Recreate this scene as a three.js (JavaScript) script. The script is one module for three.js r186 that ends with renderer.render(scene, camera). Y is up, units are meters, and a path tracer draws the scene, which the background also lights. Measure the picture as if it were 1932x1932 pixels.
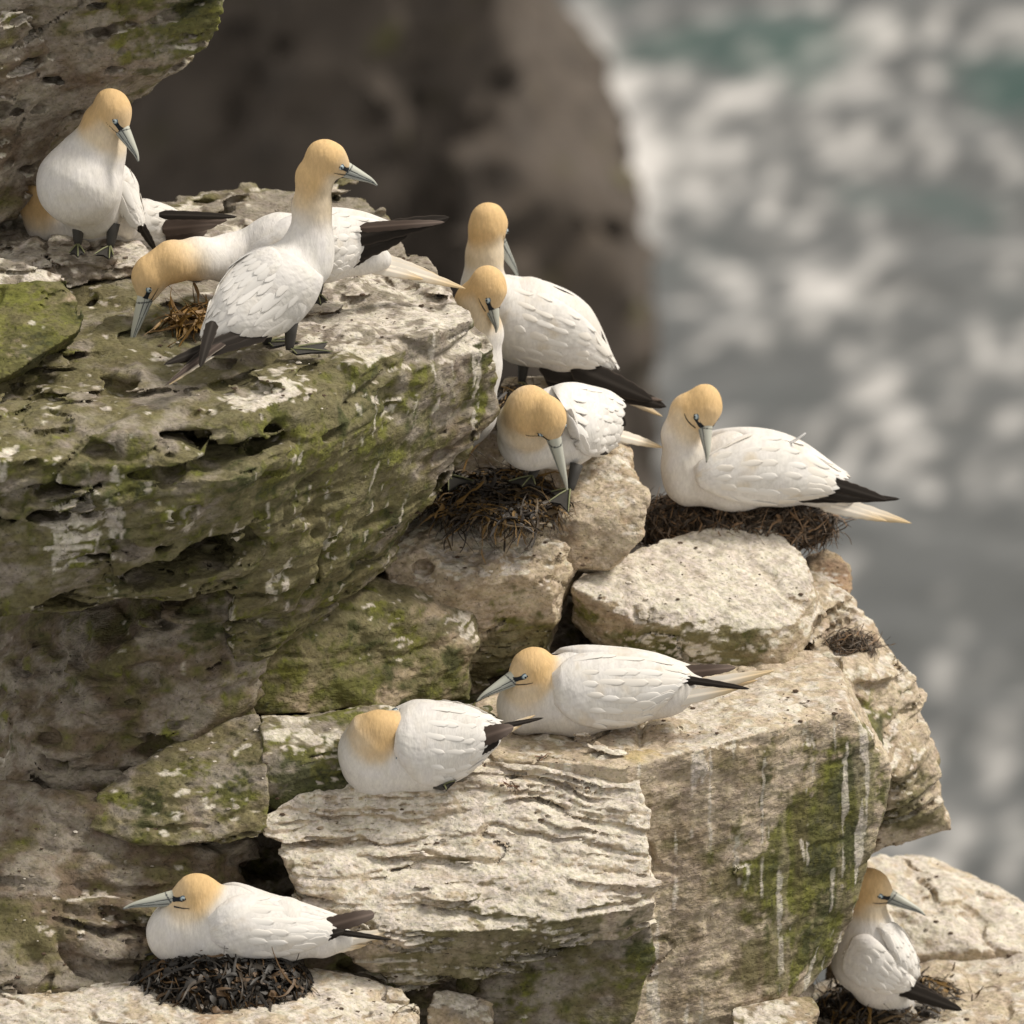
import * as THREE from 'three';
import { ConvexHull } from 'three/addons/math/ConvexHull.js';
import { mergeGeometries } from 'three/addons/utils/BufferGeometryUtils.js';

// ------------------------------------------------------------------ camera, sky, sun, exposure
const PITCH = 22 * Math.PI / 180, DIST = 20, HALF = 1.16, TAN = HALF / DIST;
const scene = new THREE.Scene();
const camera = new THREE.PerspectiveCamera(2 * Math.atan(TAN) * 180 / Math.PI, 1, 1, 8000);
camera.position.set(0, DIST * Math.sin(PITCH), DIST * Math.cos(PITCH));
camera.lookAt(0, 0, 0);
camera.focus = 20.1;
camera.userData.fStop = 3.6;
camera.updateMatrixWorld(true);
const renderer = new THREE.WebGLRenderer();
renderer.toneMapping = THREE.LinearToneMapping;
renderer.toneMappingExposure = 0.95;
renderer.shadowMap.enabled = true;

const SUN = new THREE.Vector3(0.60, 0.74, -0.16).normalize();
const sun = new THREE.DirectionalLight(new THREE.Color(1.0, 0.925, 0.82), 3.4);
sun.position.copy(SUN).multiplyScalar(30);
sun.castShadow = true;
sun.shadow.radius = 26;
sun.shadow.mapSize.set(4096, 4096);
Object.assign(sun.shadow.camera, { left: -3, right: 3, top: 3, bottom: -3, near: 1, far: 80 });
scene.add(sun);
{ // hazy bright sky: pale overall, a broad glow round the sun
  const W = 256, H = 128, data = new Float32Array(W * H * 4);
  for (let j = 0; j < H; j++) for (let i = 0; i < W; i++) {
    const up = ((j + 0.5) / H - 0.5) * Math.PI, az = ((i + 0.5) / W - 0.5) * 2 * Math.PI;
    const x = Math.cos(az) * Math.cos(up), y = Math.sin(up), z = Math.sin(az) * Math.cos(up);
    const c = Math.max(0, x * SUN.x + y * SUN.y + z * SUN.z), glow = 0.30 * Math.pow(c, 5) + 0.5 * Math.pow(c, 40);
    const k = y < 0 ? 0.54 : 0.60 + 0.08 * y, o = (j * W + i) * 4;
    data[o] = k * 1.04 + glow * 1.05; data[o + 1] = k * 1.0 + glow * 0.97; data[o + 2] = k * 0.94 + glow * 0.82; data[o + 3] = 1;
  }
  const t = new THREE.DataTexture(data, W, H, THREE.RGBAFormat, THREE.FloatType);
  t.mapping = THREE.EquirectangularReflectionMapping; t.magFilter = THREE.LinearFilter; t.needsUpdate = true;
  scene.background = t; scene.environment = t;
}

// ------------------------------------------------------------------ helpers
const T0 = Date.now(), V3 = (x, y, z) => new THREE.Vector3(x, y, z);
const clamp = (x, a, b) => x < a ? a : x > b ? b : x, lerp = (a, b, t) => a + (b - a) * t;
const sstep = (a, b, x) => { const t = clamp((x - a) / (b - a), 0, 1); return t * t * (3 - 2 * t); };
function rng(seed) { let s = seed | 0; return () => { s = (s + 0x6d2b79f5) | 0; let t = Math.imul(s ^ (s >>> 15), 1 | s); t = (t + Math.imul(t ^ (t >>> 7), 61 | t)) ^ t; return ((t ^ (t >>> 14)) >>> 0) / 4294967296; }; }
const PERM = new Uint8Array(1024); { const r = rng(77), p = [...Array(256).keys()]; for (let i = 255; i > 0; i--) { const j = Math.floor(r() * (i + 1)); [p[i], p[j]] = [p[j], p[i]]; } for (let i = 0; i < 1024; i++) PERM[i] = p[i & 255]; }
const GX = new Float32Array(256), GY = new Float32Array(256), GZ = new Float32Array(256); { const r = rng(5); for (let i = 0; i < 256; i++) { const z = r() * 2 - 1, a = r() * 6.2832, q = Math.sqrt(1 - z * z); GX[i] = q * Math.cos(a); GY[i] = q * Math.sin(a); GZ[i] = z; } }
function n3(x, y, z) { // gradient noise, about -1..1
  const xf = Math.floor(x), yf = Math.floor(y), zf = Math.floor(z), X = xf & 255, Y = yf & 255, Z = zf & 255; x -= xf; y -= yf; z -= zf;
  const u = x * x * x * (x * (x * 6 - 15) + 10), v = y * y * y * (y * (y * 6 - 15) + 10), w = z * z * z * (z * (z * 6 - 15) + 10);
  const A = PERM[X] + Y, B = PERM[X + 1] + Y, a0 = PERM[A] + Z, a1 = PERM[A + 1] + Z, b0 = PERM[B] + Z, b1 = PERM[B + 1] + Z;
  let g = PERM[a0]; const c000 = GX[g] * x + GY[g] * y + GZ[g] * z; g = PERM[b0]; const c100 = GX[g] * (x - 1) + GY[g] * y + GZ[g] * z;
  g = PERM[a1]; const c010 = GX[g] * x + GY[g] * (y - 1) + GZ[g] * z; g = PERM[b1]; const c110 = GX[g] * (x - 1) + GY[g] * (y - 1) + GZ[g] * z;
  g = PERM[a0 + 1]; const c001 = GX[g] * x + GY[g] * y + GZ[g] * (z - 1); g = PERM[b0 + 1]; const c101 = GX[g] * (x - 1) + GY[g] * y + GZ[g] * (z - 1);
  g = PERM[a1 + 1]; const c011 = GX[g] * x + GY[g] * (y - 1) + GZ[g] * (z - 1); g = PERM[b1 + 1]; const c111 = GX[g] * (x - 1) + GY[g] * (y - 1) + GZ[g] * (z - 1);
  const e = c000 + u * (c100 - c000), f = c010 + u * (c110 - c010), h = c001 + u * (c101 - c001), k = c011 + u * (c111 - c011), m = e + v * (f - e), n = h + v * (k - h);
  return 1.5 * (m + w * (n - m));
}
const fbm = (x, y, z, o) => { let s = 0, a = 0.55; for (let i = 0; i < o; i++) { s += a * n3(x, y, z); x = x * 2.03 + 17.1; y = y * 2.03 + 3.7; z = z * 2.03 + 9.2; a *= 0.5; } return s; };
const hash = (i) => PERM[(i & 255) + 7] / 255;

// A place in the world: the point at depth z (world metres) that lies in direction (u, v) from the camera, in 1932ths of the view; and the same on a level plane.
const CAM = camera.position.clone(), CR = V3(1, 0, 0), CU = V3(0, Math.cos(PITCH), -Math.sin(PITCH)), CF = V3(0, -Math.sin(PITCH), -Math.cos(PITCH));
const ray = (u, v) => CF.clone().addScaledVector(CR, (u - 966) / 966 * TAN).addScaledVector(CU, (966 - v) / 966 * TAN);
const Vz = (u, v, z) => { const r = ray(u, v); return CAM.clone().addScaledVector(r, (z - CAM.z) / r.z); };
const Vy = (u, v, y) => { const r = ray(u, v); return CAM.clone().addScaledVector(r, (y - CAM.y) / r.y); };
const S = HALF / 966;                                                      // metres per unit at the middle of the scene

// sparse surface nets: f = full distance, f0 = the same without fine noise (off by at most amp)
function nets(f, f0, amp, lo, hi, cell, away) {
  const nx = Math.ceil((hi.x - lo.x) / cell) + 2, ny = Math.ceil((hi.y - lo.y) / cell) + 2, nz = Math.ceil((hi.z - lo.z) / cell) + 2, B = 8;
  const G = new Float32Array(nx * ny * nz).fill(1), id = new Int32Array(nx * ny * nz).fill(-1), act = [], sy = nx, sz = nx * ny, R = B * cell * 0.88 + amp;
  for (let bz = 0; bz < nz; bz += B) for (let by = 0; by < ny; by += B) for (let bx = 0; bx < nx; bx += B) {
    const d = f0(lo.x + (bx + 3.5) * cell, lo.y + (by + 3.5) * cell, lo.z + (bz + 3.5) * cell), x1 = Math.min(nx, bx + B), y1 = Math.min(ny, by + B), z1 = Math.min(nz, bz + B);
    if (d > R) continue;
    if (d < -R) { for (let z = bz; z < z1; z++) for (let y = by; y < y1; y++) G.fill(-1, bx + y * sy + z * sz, x1 + y * sy + z * sz); continue; }
    act.push([bx, by, bz]);
    const F = away && away(lo.x + (bx + 3.5) * cell, lo.y + (by + 3.5) * cell, lo.z + (bz + 3.5) * cell) ? f0 : f;
    for (let z = bz; z < z1; z++) for (let y = by; y < y1; y++) for (let x = bx; x < x1; x++) G[x + y * sy + z * sz] = F(lo.x + x * cell, lo.y + y * cell, lo.z + z * cell);
  }
  const pos = [], idx = [], off = [0, 1, sy, sy + 1, sz, sz + 1, sz + sy, sz + sy + 1];
  const E = [[0, 1], [2, 3], [4, 5], [6, 7], [0, 2], [1, 3], [4, 6], [5, 7], [0, 4], [1, 5], [2, 6], [3, 7]];
  const cells = new Set();
  for (const [bx, by, bz] of act) for (let z = Math.max(0, bz - 1); z < Math.min(nz - 1, bz + B); z++) for (let y = Math.max(0, by - 1); y < Math.min(ny - 1, by + B); y++) for (let x = Math.max(0, bx - 1); x < Math.min(nx - 1, bx + B); x++) {
    const i = x + y * sy + z * sz; if (id[i] >= 0) continue;
    let n = 0; for (let k = 0; k < 8; k++) if (G[i + off[k]] < 0) n++;
    if (n === 0 || n === 8) continue;
    let px = 0, py = 0, pz = 0, c = 0;
    for (const [a, b] of E) { const ga = G[i + off[a]], gb = G[i + off[b]]; if ((ga < 0) === (gb < 0)) continue; const t = ga / (ga - gb); c++; px += (a & 1) + t * ((b & 1) - (a & 1)); py += ((a >> 1) & 1) + t * (((b >> 1) & 1) - ((a >> 1) & 1)); pz += (a >> 2) + t * ((b >> 2) - (a >> 2)); }
    id[i] = pos.length / 3; pos.push(lo.x + (x + px / c) * cell, lo.y + (y + py / c) * cell, lo.z + (z + pz / c) * cell);
    cells.add(i);
  }
  const quad = (a, b, c, d, flip) => { if (a < 0 || b < 0 || c < 0 || d < 0) return; flip ? idx.push(a, b, c, a, c, d) : idx.push(a, c, b, a, d, c); };
  for (const i of cells) {
    const g = G[i] < 0, x = i % sy, y = Math.floor(i / sy) % ny, z = Math.floor(i / sz);
    if (y > 0 && z > 0 && g !== (G[i + 1] < 0)) quad(id[i], id[i - sy], id[i - sy - sz], id[i - sz], g);
    if (x > 0 && z > 0 && g !== (G[i + sy] < 0)) quad(id[i], id[i - sz], id[i - sz - 1], id[i - 1], g);
    if (x > 0 && y > 0 && g !== (G[i + sz] < 0)) quad(id[i], id[i - 1], id[i - 1 - sy], id[i - sy], g);
  }
  return { pos: new Float32Array(pos), idx: new Uint32Array(idx) };
}
function normalsOf(pos, idx) {
  const N = new Float32Array(pos.length);
  for (let t = 0; t < idx.length; t += 3) {
    const a = idx[t] * 3, b = idx[t + 1] * 3, c = idx[t + 2] * 3, ux = pos[b] - pos[a], uy = pos[b + 1] - pos[a + 1], uz = pos[b + 2] - pos[a + 2], vx = pos[c] - pos[a], vy = pos[c + 1] - pos[a + 1], vz = pos[c + 2] - pos[a + 2];
    const nx = uy * vz - uz * vy, ny = uz * vx - ux * vz, nz = ux * vy - uy * vx;
    for (const k of [a, b, c]) { N[k] += nx; N[k + 1] += ny; N[k + 2] += nz; }
  }
  for (let i = 0; i < N.length; i += 3) { const l = Math.hypot(N[i], N[i + 1], N[i + 2]) || 1; N[i] /= l; N[i + 1] /= l; N[i + 2] /= l; }
  return N;
}
// faces turned well away from the open side of the crag are kept, but coarser
function coarsenBack({ pos, idx }, size, away) {
  const N = normalsOf(pos, idx), rep = new Map(), to = new Int32Array(pos.length / 3), keep = [], out = [];
  for (let i = 0; i < to.length; i++) {
    to[i] = i;
    if (N[i * 3 + 1] * 0.375 + N[i * 3 + 2] * 0.927 > -0.1 || !away(pos[i * 3], pos[i * 3 + 1], pos[i * 3 + 2])) continue;
    const key = Math.floor(pos[i * 3] / size) * 1e8 + Math.floor(pos[i * 3 + 1] / size) * 1e4 + Math.floor(pos[i * 3 + 2] / size);
    if (rep.has(key)) to[i] = rep.get(key); else rep.set(key, i);
  }
  const id = new Int32Array(to.length).fill(-1), at = (i) => { const r = to[i]; if (id[r] < 0) { id[r] = out.length / 3; out.push(pos[r * 3], pos[r * 3 + 1], pos[r * 3 + 2]); } return id[r]; };
  for (let t = 0; t < idx.length; t += 3) { const a = to[idx[t]], b = to[idx[t + 1]], c = to[idx[t + 2]]; if (a !== b && b !== c && a !== c) keep.push(at(a), at(b), at(c)); }
  return { pos: new Float32Array(out), idx: new Uint32Array(keep) };
}
// geometry with box-mapped uv in metres; base = the object's origin
function boxMapped({ pos, idx }, col, base, tile) {
  const N = normalsOf(pos, idx), map = new Map(), P = [], NN = [], C = [], UV = [], I = new Uint32Array(idx.length);
  for (let t = 0; t < idx.length; t += 3) {
    const a = idx[t] * 3, b = idx[t + 1] * 3, c = idx[t + 2] * 3, sx = Math.abs(N[a] + N[b] + N[c]), sy = Math.abs(N[a + 1] + N[b + 1] + N[c + 1]), sz = Math.abs(N[a + 2] + N[b + 2] + N[c + 2]);
    const ax = sy > sx && sy > sz ? 1 : sx > sz ? 0 : 2;
    for (let k = 0; k < 3; k++) {
      const i = idx[t + k], key = i * 3 + ax; let j = map.get(key);
      if (j === undefined) {
        j = P.length / 3; map.set(key, j); const x = pos[i * 3], y = pos[i * 3 + 1], z = pos[i * 3 + 2];
        P.push(x - base.x, y - base.y, z - base.z); NN.push(N[i * 3], N[i * 3 + 1], N[i * 3 + 2]); C.push(col[i * 3], col[i * 3 + 1], col[i * 3 + 2]);
        ax === 1 ? UV.push(x / tile, z / tile) : ax === 0 ? UV.push(z / tile + 0.37, y / tile) : UV.push(x / tile, y / tile);
      }
      I[t + k] = j;
    }
  }
  const g = new THREE.BufferGeometry();
  g.setAttribute('position', new THREE.Float32BufferAttribute(P, 3)); g.setAttribute('normal', new THREE.Float32BufferAttribute(NN, 3));
  g.setAttribute('color', new THREE.Float32BufferAttribute(C, 3)); g.setAttribute('uv', new THREE.Float32BufferAttribute(UV, 2)); g.setIndex(new THREE.BufferAttribute(I, 1));
  return g;
}
const used = new Map();
const numbered = (n) => { const k = used.get(n) ?? 0; used.set(n, k + 1); return k ? n + '_' + String(k).padStart(3, '0') : n; };
function mesh(name, geo, mat, parent) { const m = new THREE.Mesh(geo, mat); m.name = name; m.castShadow = m.receiveShadow = true; parent.add(m); return m; }
function top(o, name, base, data) { o.name = numbered(name); o.position.copy(base); Object.assign(o.userData, data); scene.add(o); return o; }

// tileable noise textures
function pn2(x, y, px, py, seed) { const xf = Math.floor(x), yf = Math.floor(y), fx = x - xf, fy = y - yf, u = fx * fx * (3 - 2 * fx), v = fy * fy * (3 - 2 * fy); const h = (i, j) => PERM[PERM[(((i % px) + px) % px + seed) & 255] + (((j % py) + py) % py) + seed] / 255; return lerp(lerp(h(xf, yf), h(xf + 1, yf), u), lerp(h(xf, yf + 1), h(xf + 1, yf + 1), u), v); }
function tex(n, fn, srgb) {
  const d = new Uint8Array(n * n * 4);
  for (let j = 0; j < n; j++) for (let i = 0; i < n; i++) { const c = fn(i / n, j / n), o = (j * n + i) * 4; if (typeof c === 'number') d[o] = d[o + 1] = d[o + 2] = clamp(c * 255, 0, 255); else { d[o] = clamp(c[0] * 255, 0, 255); d[o + 1] = clamp(c[1] * 255, 0, 255); d[o + 2] = clamp(c[2] * 255, 0, 255); } d[o + 3] = 255; }
  const t = new THREE.DataTexture(d, n, n); t.wrapS = t.wrapT = THREE.RepeatWrapping; t.magFilter = THREE.LinearFilter; if (srgb) t.colorSpace = THREE.SRGBColorSpace; t.needsUpdate = true; return t;
}
const rockColor = tex(1024, (u, v) => {
  const a = pn2(u * 17, v * 19, 17, 19, 3), b = pn2(u * 71, v * 83, 71, 83, 11), c = pn2(u * 241, v * 251, 241, 251, 29), e = pn2(u * 60, v * 110, 60, 110, 47), s = pn2(u * 101, v * 120, 101, 120, 71), w = pn2(u * 37, v * 41, 37, 41, 83);
  let k = 0.93 + 0.10 * (a - 0.5) + 0.14 * (b - 0.5) + 0.09 * (c - 0.5) + 0.07 * (e - 0.5) + 0.12 * (w - 0.5);
  if (s < 0.12) k *= 0.70 + s; if (s * 0.6 + w * 0.4 > 0.82) k *= 1.1;
  return [k, k * (0.985 + 0.03 * a), k * (0.95 + 0.07 * b)];
}, true);
const rockBump = tex(1024, (u, v) => {
  const a = pn2(u * 19, v * 29, 19, 29, 5), b = pn2(u * 53, v * 79, 53, 79, 13), c = pn2(u * 173, v * 199, 173, 199, 31), e = pn2(u * 43, v * 83, 43, 83, 53), w = pn2(u * 83, v * 97, 83, 97, 61);
  return 0.30 * a + 0.30 * b + 0.10 * c + 0.16 * Math.abs(e - 0.5) * 2 + 0.12 * w + (w < 0.2 ? -0.12 : 0);
});
const featherBump = tex(512, (u, v) => 0.55 * pn2(u * 26, v * 9, 26, 9, 3) + 0.3 * pn2(u * 70, v * 20, 70, 20, 9) + 0.15 * pn2(u * 150, v * 60, 150, 60, 19));
const featherColor = tex(512, (u, v) => { const k = 0.965 + 0.05 * (pn2(u * 31, v * 13, 31, 13, 7) - 0.5) + 0.05 * (pn2(u * 90, v * 34, 90, 34, 17) - 0.5); return [k, k * 0.997, k * (0.985 + 0.02 * pn2(u * 9, v * 9, 9, 9, 21))]; }, true);
const M = {
  rock: new THREE.MeshStandardMaterial({ map: rockColor, bumpMap: rockBump, bumpScale: 0.0045, vertexColors: true, roughness: 0.93 }),
  far: new THREE.MeshStandardMaterial({ vertexColors: true, roughness: 0.95 }),
  sea: new THREE.MeshStandardMaterial({ vertexColors: true, roughness: 0.32 }),
  plumage: new THREE.MeshPhysicalMaterial({ vertexColors: true, roughness: 0.85, bumpMap: featherBump, bumpScale: 0.0011, map: featherColor, sheen: 0.25, sheenRoughness: 0.6 }),
  feather: new THREE.MeshPhysicalMaterial({ vertexColors: true, roughness: 0.85, specularIntensity: 0.35 }),
  beak: new THREE.MeshStandardMaterial({ vertexColors: true, roughness: 0.42 }),
  eye: new THREE.MeshStandardMaterial({ color: new THREE.Color(0.50, 0.60, 0.64), roughness: 0.12 }),
  pupil: new THREE.MeshStandardMaterial({ color: new THREE.Color(0.01, 0.01, 0.012), roughness: 0.1 }),
  ring: new THREE.MeshStandardMaterial({ color: new THREE.Color(0.10, 0.16, 0.22), roughness: 0.5 }),
  leg: new THREE.MeshStandardMaterial({ color: new THREE.Color(0.045, 0.042, 0.038), roughness: 0.6 }),
  toe: new THREE.MeshStandardMaterial({ color: new THREE.Color(0.21, 0.22, 0.11), roughness: 0.55 }),
  weed: new THREE.MeshStandardMaterial({ vertexColors: true, roughness: 0.55 }),
};

// ------------------------------------------------------------------ rocks
const SOLID = [];
// where a line of sight first meets rock, to set small things down on the stone
function meet(u, v, from = 18.3) { const r = ray(u, v), p = CAM.clone(); for (let t = from; t < 22; t += 0.004) { p.copy(CAM).addScaledVector(r, t); for (const o of SOLID) if (p.x > o.lo.x && p.x < o.hi.x && p.y > o.lo.y && p.y < o.hi.y && p.z > o.lo.z && p.z < o.hi.z && o.f(p.x, p.y, p.z) < 0) return p; } return null; }
function hullPlanes(pts) {
  const h = new ConvexHull().setFromPoints(pts), pl = [];
  for (const f of h.faces) { const n = f.normal, c = n.dot(f.midpoint); if (!pl.some((q) => q[0] * n.x + q[1] * n.y + q[2] * n.z > 0.9995 && Math.abs(q[3] - c) < 0.004)) pl.push([n.x, n.y, n.z, c]); }
  return Float32Array.from(pl.flat());
}
function hullDist(P, x, y, z, k) {
  let a = -9, b = -9;
  for (let i = 0; i < P.length; i += 4) { const d = P[i] * x + P[i + 1] * y + P[i + 2] * z - P[i + 3]; if (d > a) { b = a; a = d; } else if (d > b) b = d; }
  const h = k - (a - b); return h > 0 ? a + h * h / (4 * k) : a;
}
const C = { shadedRock: [0.092, 0.075, 0.061], shadedDeep: [0.058, 0.048, 0.040], warm: [0.13, 0.094, 0.058], tan: [0.42, 0.335, 0.235], pale: [0.58, 0.485, 0.37], grey: [0.31, 0.27, 0.22], brown: [0.17, 0.125, 0.085], red: [0.40, 0.27, 0.17], moss: [0.11, 0.112, 0.022], green: [0.17, 0.175, 0.028], dgreen: [0.06, 0.068, 0.018], white: [0.75, 0.69, 0.61], olive: [0.165, 0.148, 0.062], yellow: [0.50, 0.38, 0.17], earth: [0.085, 0.055, 0.035] };  // stack tones, up to warm: dark rock, lowered further to carry some shade
const mixc = (o, c, t) => { o[0] += (c[0] - o[0]) * t; o[1] += (c[1] - o[1]) * t; o[2] += (c[2] - o[2]) * t; };

/* o: hulls (lists of points), holes [[p, rx, ry, rz]], round, low (broad noise), beds [[thickness, depth]], tilt, pits [depth, freq, threshold], fine, paint: {base, second, moss, guano, drips, patches:[[p, radius, kind, strength]]} */
function rock(o) {
  const planes = o.hulls.map(hullPlanes), all = o.hulls.flat(), lo = V3(9e9, 9e9, 9e9), hi = V3(-9e9, -9e9, -9e9), cell = o.cell ?? 0.005, round = o.round ?? 0.03, sd = o.seed ?? 1;
  for (const p of all) { lo.min(p); hi.max(p); }
  const low = o.low ?? 0.02, beds = o.beds ?? [[0.05, 0.012], [0.017, 0.006]], pit = o.pits, holes = o.holes ?? [], tl = o.tilt ?? [0.06, 1, 0.05];
  const pad = low * 1.2 + 0.03; lo.subScalar(pad); hi.addScalar(pad);
  const f0 = (x, y, z) => { let d = 9; for (const P of planes) { const e = hullDist(P, x, y, z, round); if (e < d) d = e; } for (const [c, rx, ry, rz] of holes) { const qx = (x - c.x) / rx, qy = (y - c.y) / ry, qz = (z - c.z) / rz, l = Math.sqrt(qx * qx + qy * qy + qz * qz), e = -(l - 1) * Math.min(rx, ry, rz); if (e > d) d = e; } return d; };
  const away = (x, y, z) => { const h = 0.004, d = f0(x, y, z), gx = f0(x + h, y, z) - d, gy = f0(x, y + h, z) - d, gz = f0(x, y, z + h) - d; return (gy * 0.375 + gz * 0.927) / (Math.hypot(gx, gy, gz) + 1e-9) < -0.3; };
  const crack = o.crack ?? 0.014, amp = crack + low * 1.3 + beds.reduce((s, b) => s + b[1] * 1.4, 0) + (pit ? pit[0] : 0) + 0.012;
  const calms = o.calm ?? [], calmAt = (x, y, z) => { let m = 1; for (const [p, r, k] of calms) { const dx = x - p.x, dy = y - p.y, dz = z - p.z; m *= 1 - k * Math.exp(-(dx * dx + dy * dy + dz * dz) / (r * r)); } return m; };
  const f = (x, y, z) => {
    let d = f0(x, y, z); if (d > amp || d < -amp) return d;
    d += low * (0.55 * fbm(x * 3.1 + sd * 7.7, y * 3.6, z * 3.1, 3) + 0.9 * (Math.abs(n3(x * 4.3 + sd * 2.2, y * 5.1, z * 4.3)) - 0.3) - 0.5 * (Math.abs(n3(x * 9.1, y * 10 + sd, z * 9.1)) - 0.3));
    const b0 = tl[0] * x + tl[1] * y + tl[2] * z + 0.042 * n3(x * 2.1 + sd, y * 2, z * 2.1) + 0.009 * n3(x * 11, y * 6 + sd, z * 11), calm = calmAt(x, y, z), mask = (0.18 + 1.0 * sstep(-0.3, 0.45, n3(x * 4.2 + sd * 5, y * 8, z * 4.2))) * calm;
    for (let i = 0; i < beds.length; i++) {
      const th = beds[i][0], q = b0 / th + 0.9 * n3(b0 * (0.37 / th), x * 1.7 + i * 9, sd * 3.1 + z * 1.7) + 0.25 * n3(x * 9 + i * 9, sd * 3.1, z * 9), k = Math.floor(q), t = q - k, e = sstep(0, 0.2, t) * (1 - sstep(0.86, 1, t) * 0.5);
      const r = n3(x * (0.22 / th) + k * 5.3, k * 3.7 + sd, z * (0.22 / th)) + (hash(k * 31 + sd) - 0.5) * 0.9;
      d += beds[i][1] * mask * (r * 0.8 + (1 - e) * 0.7);
    }
    if (crack) { const w = Math.abs(n3(x * 3.4 + sd * 3, y * 1.3 + 0.6 * n3(x * 9, y * 14, z * 9), z * 3.4)) * 0.3; d += crack * (1 - sstep(0.003, 0.016, w)) * sstep(-0.1, 0.3, n3(x * 2.3, y * 3 + sd, z * 2.3)); }
    if (pit) { const w = n3(x * pit[1] + sd, b0 * pit[1] * 2.6, z * pit[1]) + 0.45 * n3(x * pit[1] * 2.3, b0 * pit[1] * 4.6 + sd, z * pit[1] * 2.3); d += pit[0] * calm * sstep(pit[2], pit[2] + 0.32, w); }
    return d;
  };
  SOLID.push({ f, lo, hi });
  const m = coarsenBack(nets(f, f0, amp, lo, hi, cell, away), cell * 5, away), pos = m.pos; let N = normalsOf(pos, m.idx); const fine = o.fine ?? 0.0035;
  for (let i = 0; i < pos.length; i += 3) {
    const x = pos[i], y = pos[i + 1], z = pos[i + 2], w = fbm(x * 13 + sd * 2, y * 26, z * 13, 3) * 3.2, wf = Math.floor(w), pl = wf + sstep(0.78, 1, w - wf), w2 = fbm(x * 31, y * 60 + sd, z * 31, 2) * 2.6, wg = Math.floor(w2), e = fine * (0.75 * fbm(x * 34 + sd, y * 60, z * 34, 3) + 0.18 * n3(x * 20, y * 150, z * 20) + 0.62 * pl + 0.34 * (wg + sstep(0.7, 1, w2 - wg)));
    pos[i] += N[i] * e; pos[i + 1] += N[i + 1] * e; pos[i + 2] += N[i + 2] * e;
  }
  N = normalsOf(pos, m.idx);
  const col = new Float32Array(pos.length), pt = o.paint, c = [0, 0, 0], base = C[pt.base ?? 'tan'], second = C[pt.second ?? 'grey'], patches = pt.patches ?? [];
  const streak = pt.drips ?? 0;
  for (let i = 0; i < pos.length; i += 3) {
    const x = pos[i], y = pos[i + 1], z = pos[i + 2], ny = N[i + 1];
    const a = fbm(x * 6 + sd, y * 11, z * 6, 4), b = fbm(x * 21, y * 40 + sd, z * 21, 3), g = fbm(x * 11 + 40, y * 14, z * 11 + sd, 4);
    c[0] = base[0]; c[1] = base[1]; c[2] = base[2];
    mixc(c, second, sstep(-0.12, 0.32, a + 0.5 * b + (pt.bias ?? 0)));
    mixc(c, C.red, 0.55 * sstep(0.22, 0.5, g + 0.3 * b + (pt.red ?? -0.1)));
    let ms = (pt.moss ?? -1), gu = (pt.guano ?? -1), ye = -1, ea = -1, wa = -1, ol = pt.olive ?? -1;
    for (const [p, r, kind, k] of patches) { const dx = x - p.x, dy = y - p.y, dz = z - p.z, w = k * Math.exp(-(dx * dx + dy * dy + dz * dz) / (r * r)); if (kind === 'moss') ms += w; else if (kind === 'white') gu += w; else if (kind === 'yellow') ye += w; else if (kind === 'olive') ol += w; else if (kind === 'warm') wa += w; else if (kind === 'bare') { ms -= w; ol -= w; } else ea += w; }
    const st = streak ? n3(x * 30 + sd, y * 2.6, z * 30) + 0.5 * n3(x * 70, y * 6, z * 70 + sd) : 0;
    mixc(c, C.olive, 0.85 * sstep(-0.1, 0.22, a * 0.6 + g * 0.5 + b * 0.4 + ol));
    const gr = n3(x * 95, y * 70, z * 95), mm = sstep(-0.14, 0.22, g * 0.8 + b * 0.6 + 0.22 * gr + ms + streak * 0.45 * st - 0.25 * sstep(0.72, 0.95, ny));
    if (mm > 0) { const h = n3(x * 9, y * 9 + sd, z * 9) + 0.6 * b + 0.3 * gr; mixc(c, h > 0.3 ? C.green : h < -0.15 ? C.dgreen : C.moss, 0.88 * mm); }
    if (pt.bands) { const w = n3(x * 13 + sd, y * 0.9, z * 13) + 0.5 * n3(x * 34, y * 2.2, z * 34 + sd), up = sstep(0.4, 0.75, ny); mixc(c, C.brown, 0.65 * sstep(0.12, 0.4, w + 0.3 * b) * (1 - up) * pt.bands); mixc(c, C.pale, 0.5 * sstep(0.25, 0.5, -w + 0.3 * b) * (1 - up) * pt.bands); }
    if (wa > -1) mixc(c, C.warm, 0.85 * sstep(-0.9, 0.2, wa + g * 0.7));
    if (ye > -1) mixc(c, C.yellow, 0.7 * sstep(-0.1, 0.2, ye + g * 0.5 + b * 0.4));
    if (ea > -1) mixc(c, C.earth, 0.9 * sstep(-0.1, 0.15, ea + g * 0.7 + b * 0.5));
    const gg = sstep(0.0, 0.10, gu + 0.55 * a + 0.5 * b + 0.30 * n3(x * 44, y * 50, z * 44) - 0.1 + 0.5 * sstep(0.35, 0.85, ny) - 0.35 * sstep(0.1, -0.3, ny));
    mixc(c, C.white, 0.88 * gg);
    if (gg > 0) mixc(c, a > 0.05 ? C.tan : C.grey, 0.42 * gg * sstep(0.08, 0.34, fbm(x * 17 + 9, y * 22, z * 17 + sd, 4) + 0.25 * n3(x * 60, y * 60, z * 60)));
    if (streak) { const dr = sstep(0.40, 0.52, st * streak + 0.3 * a - 0.5 * sstep(0.5, 0.9, ny)); mixc(c, C.white, 0.72 * dr); }
    const v = 1 + 0.15 * n3(x * 80, y * 110, z * 80);
    col[i] = c[0] * v; col[i + 1] = c[1] * v; col[i + 2] = c[2] * v;
  }
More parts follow.
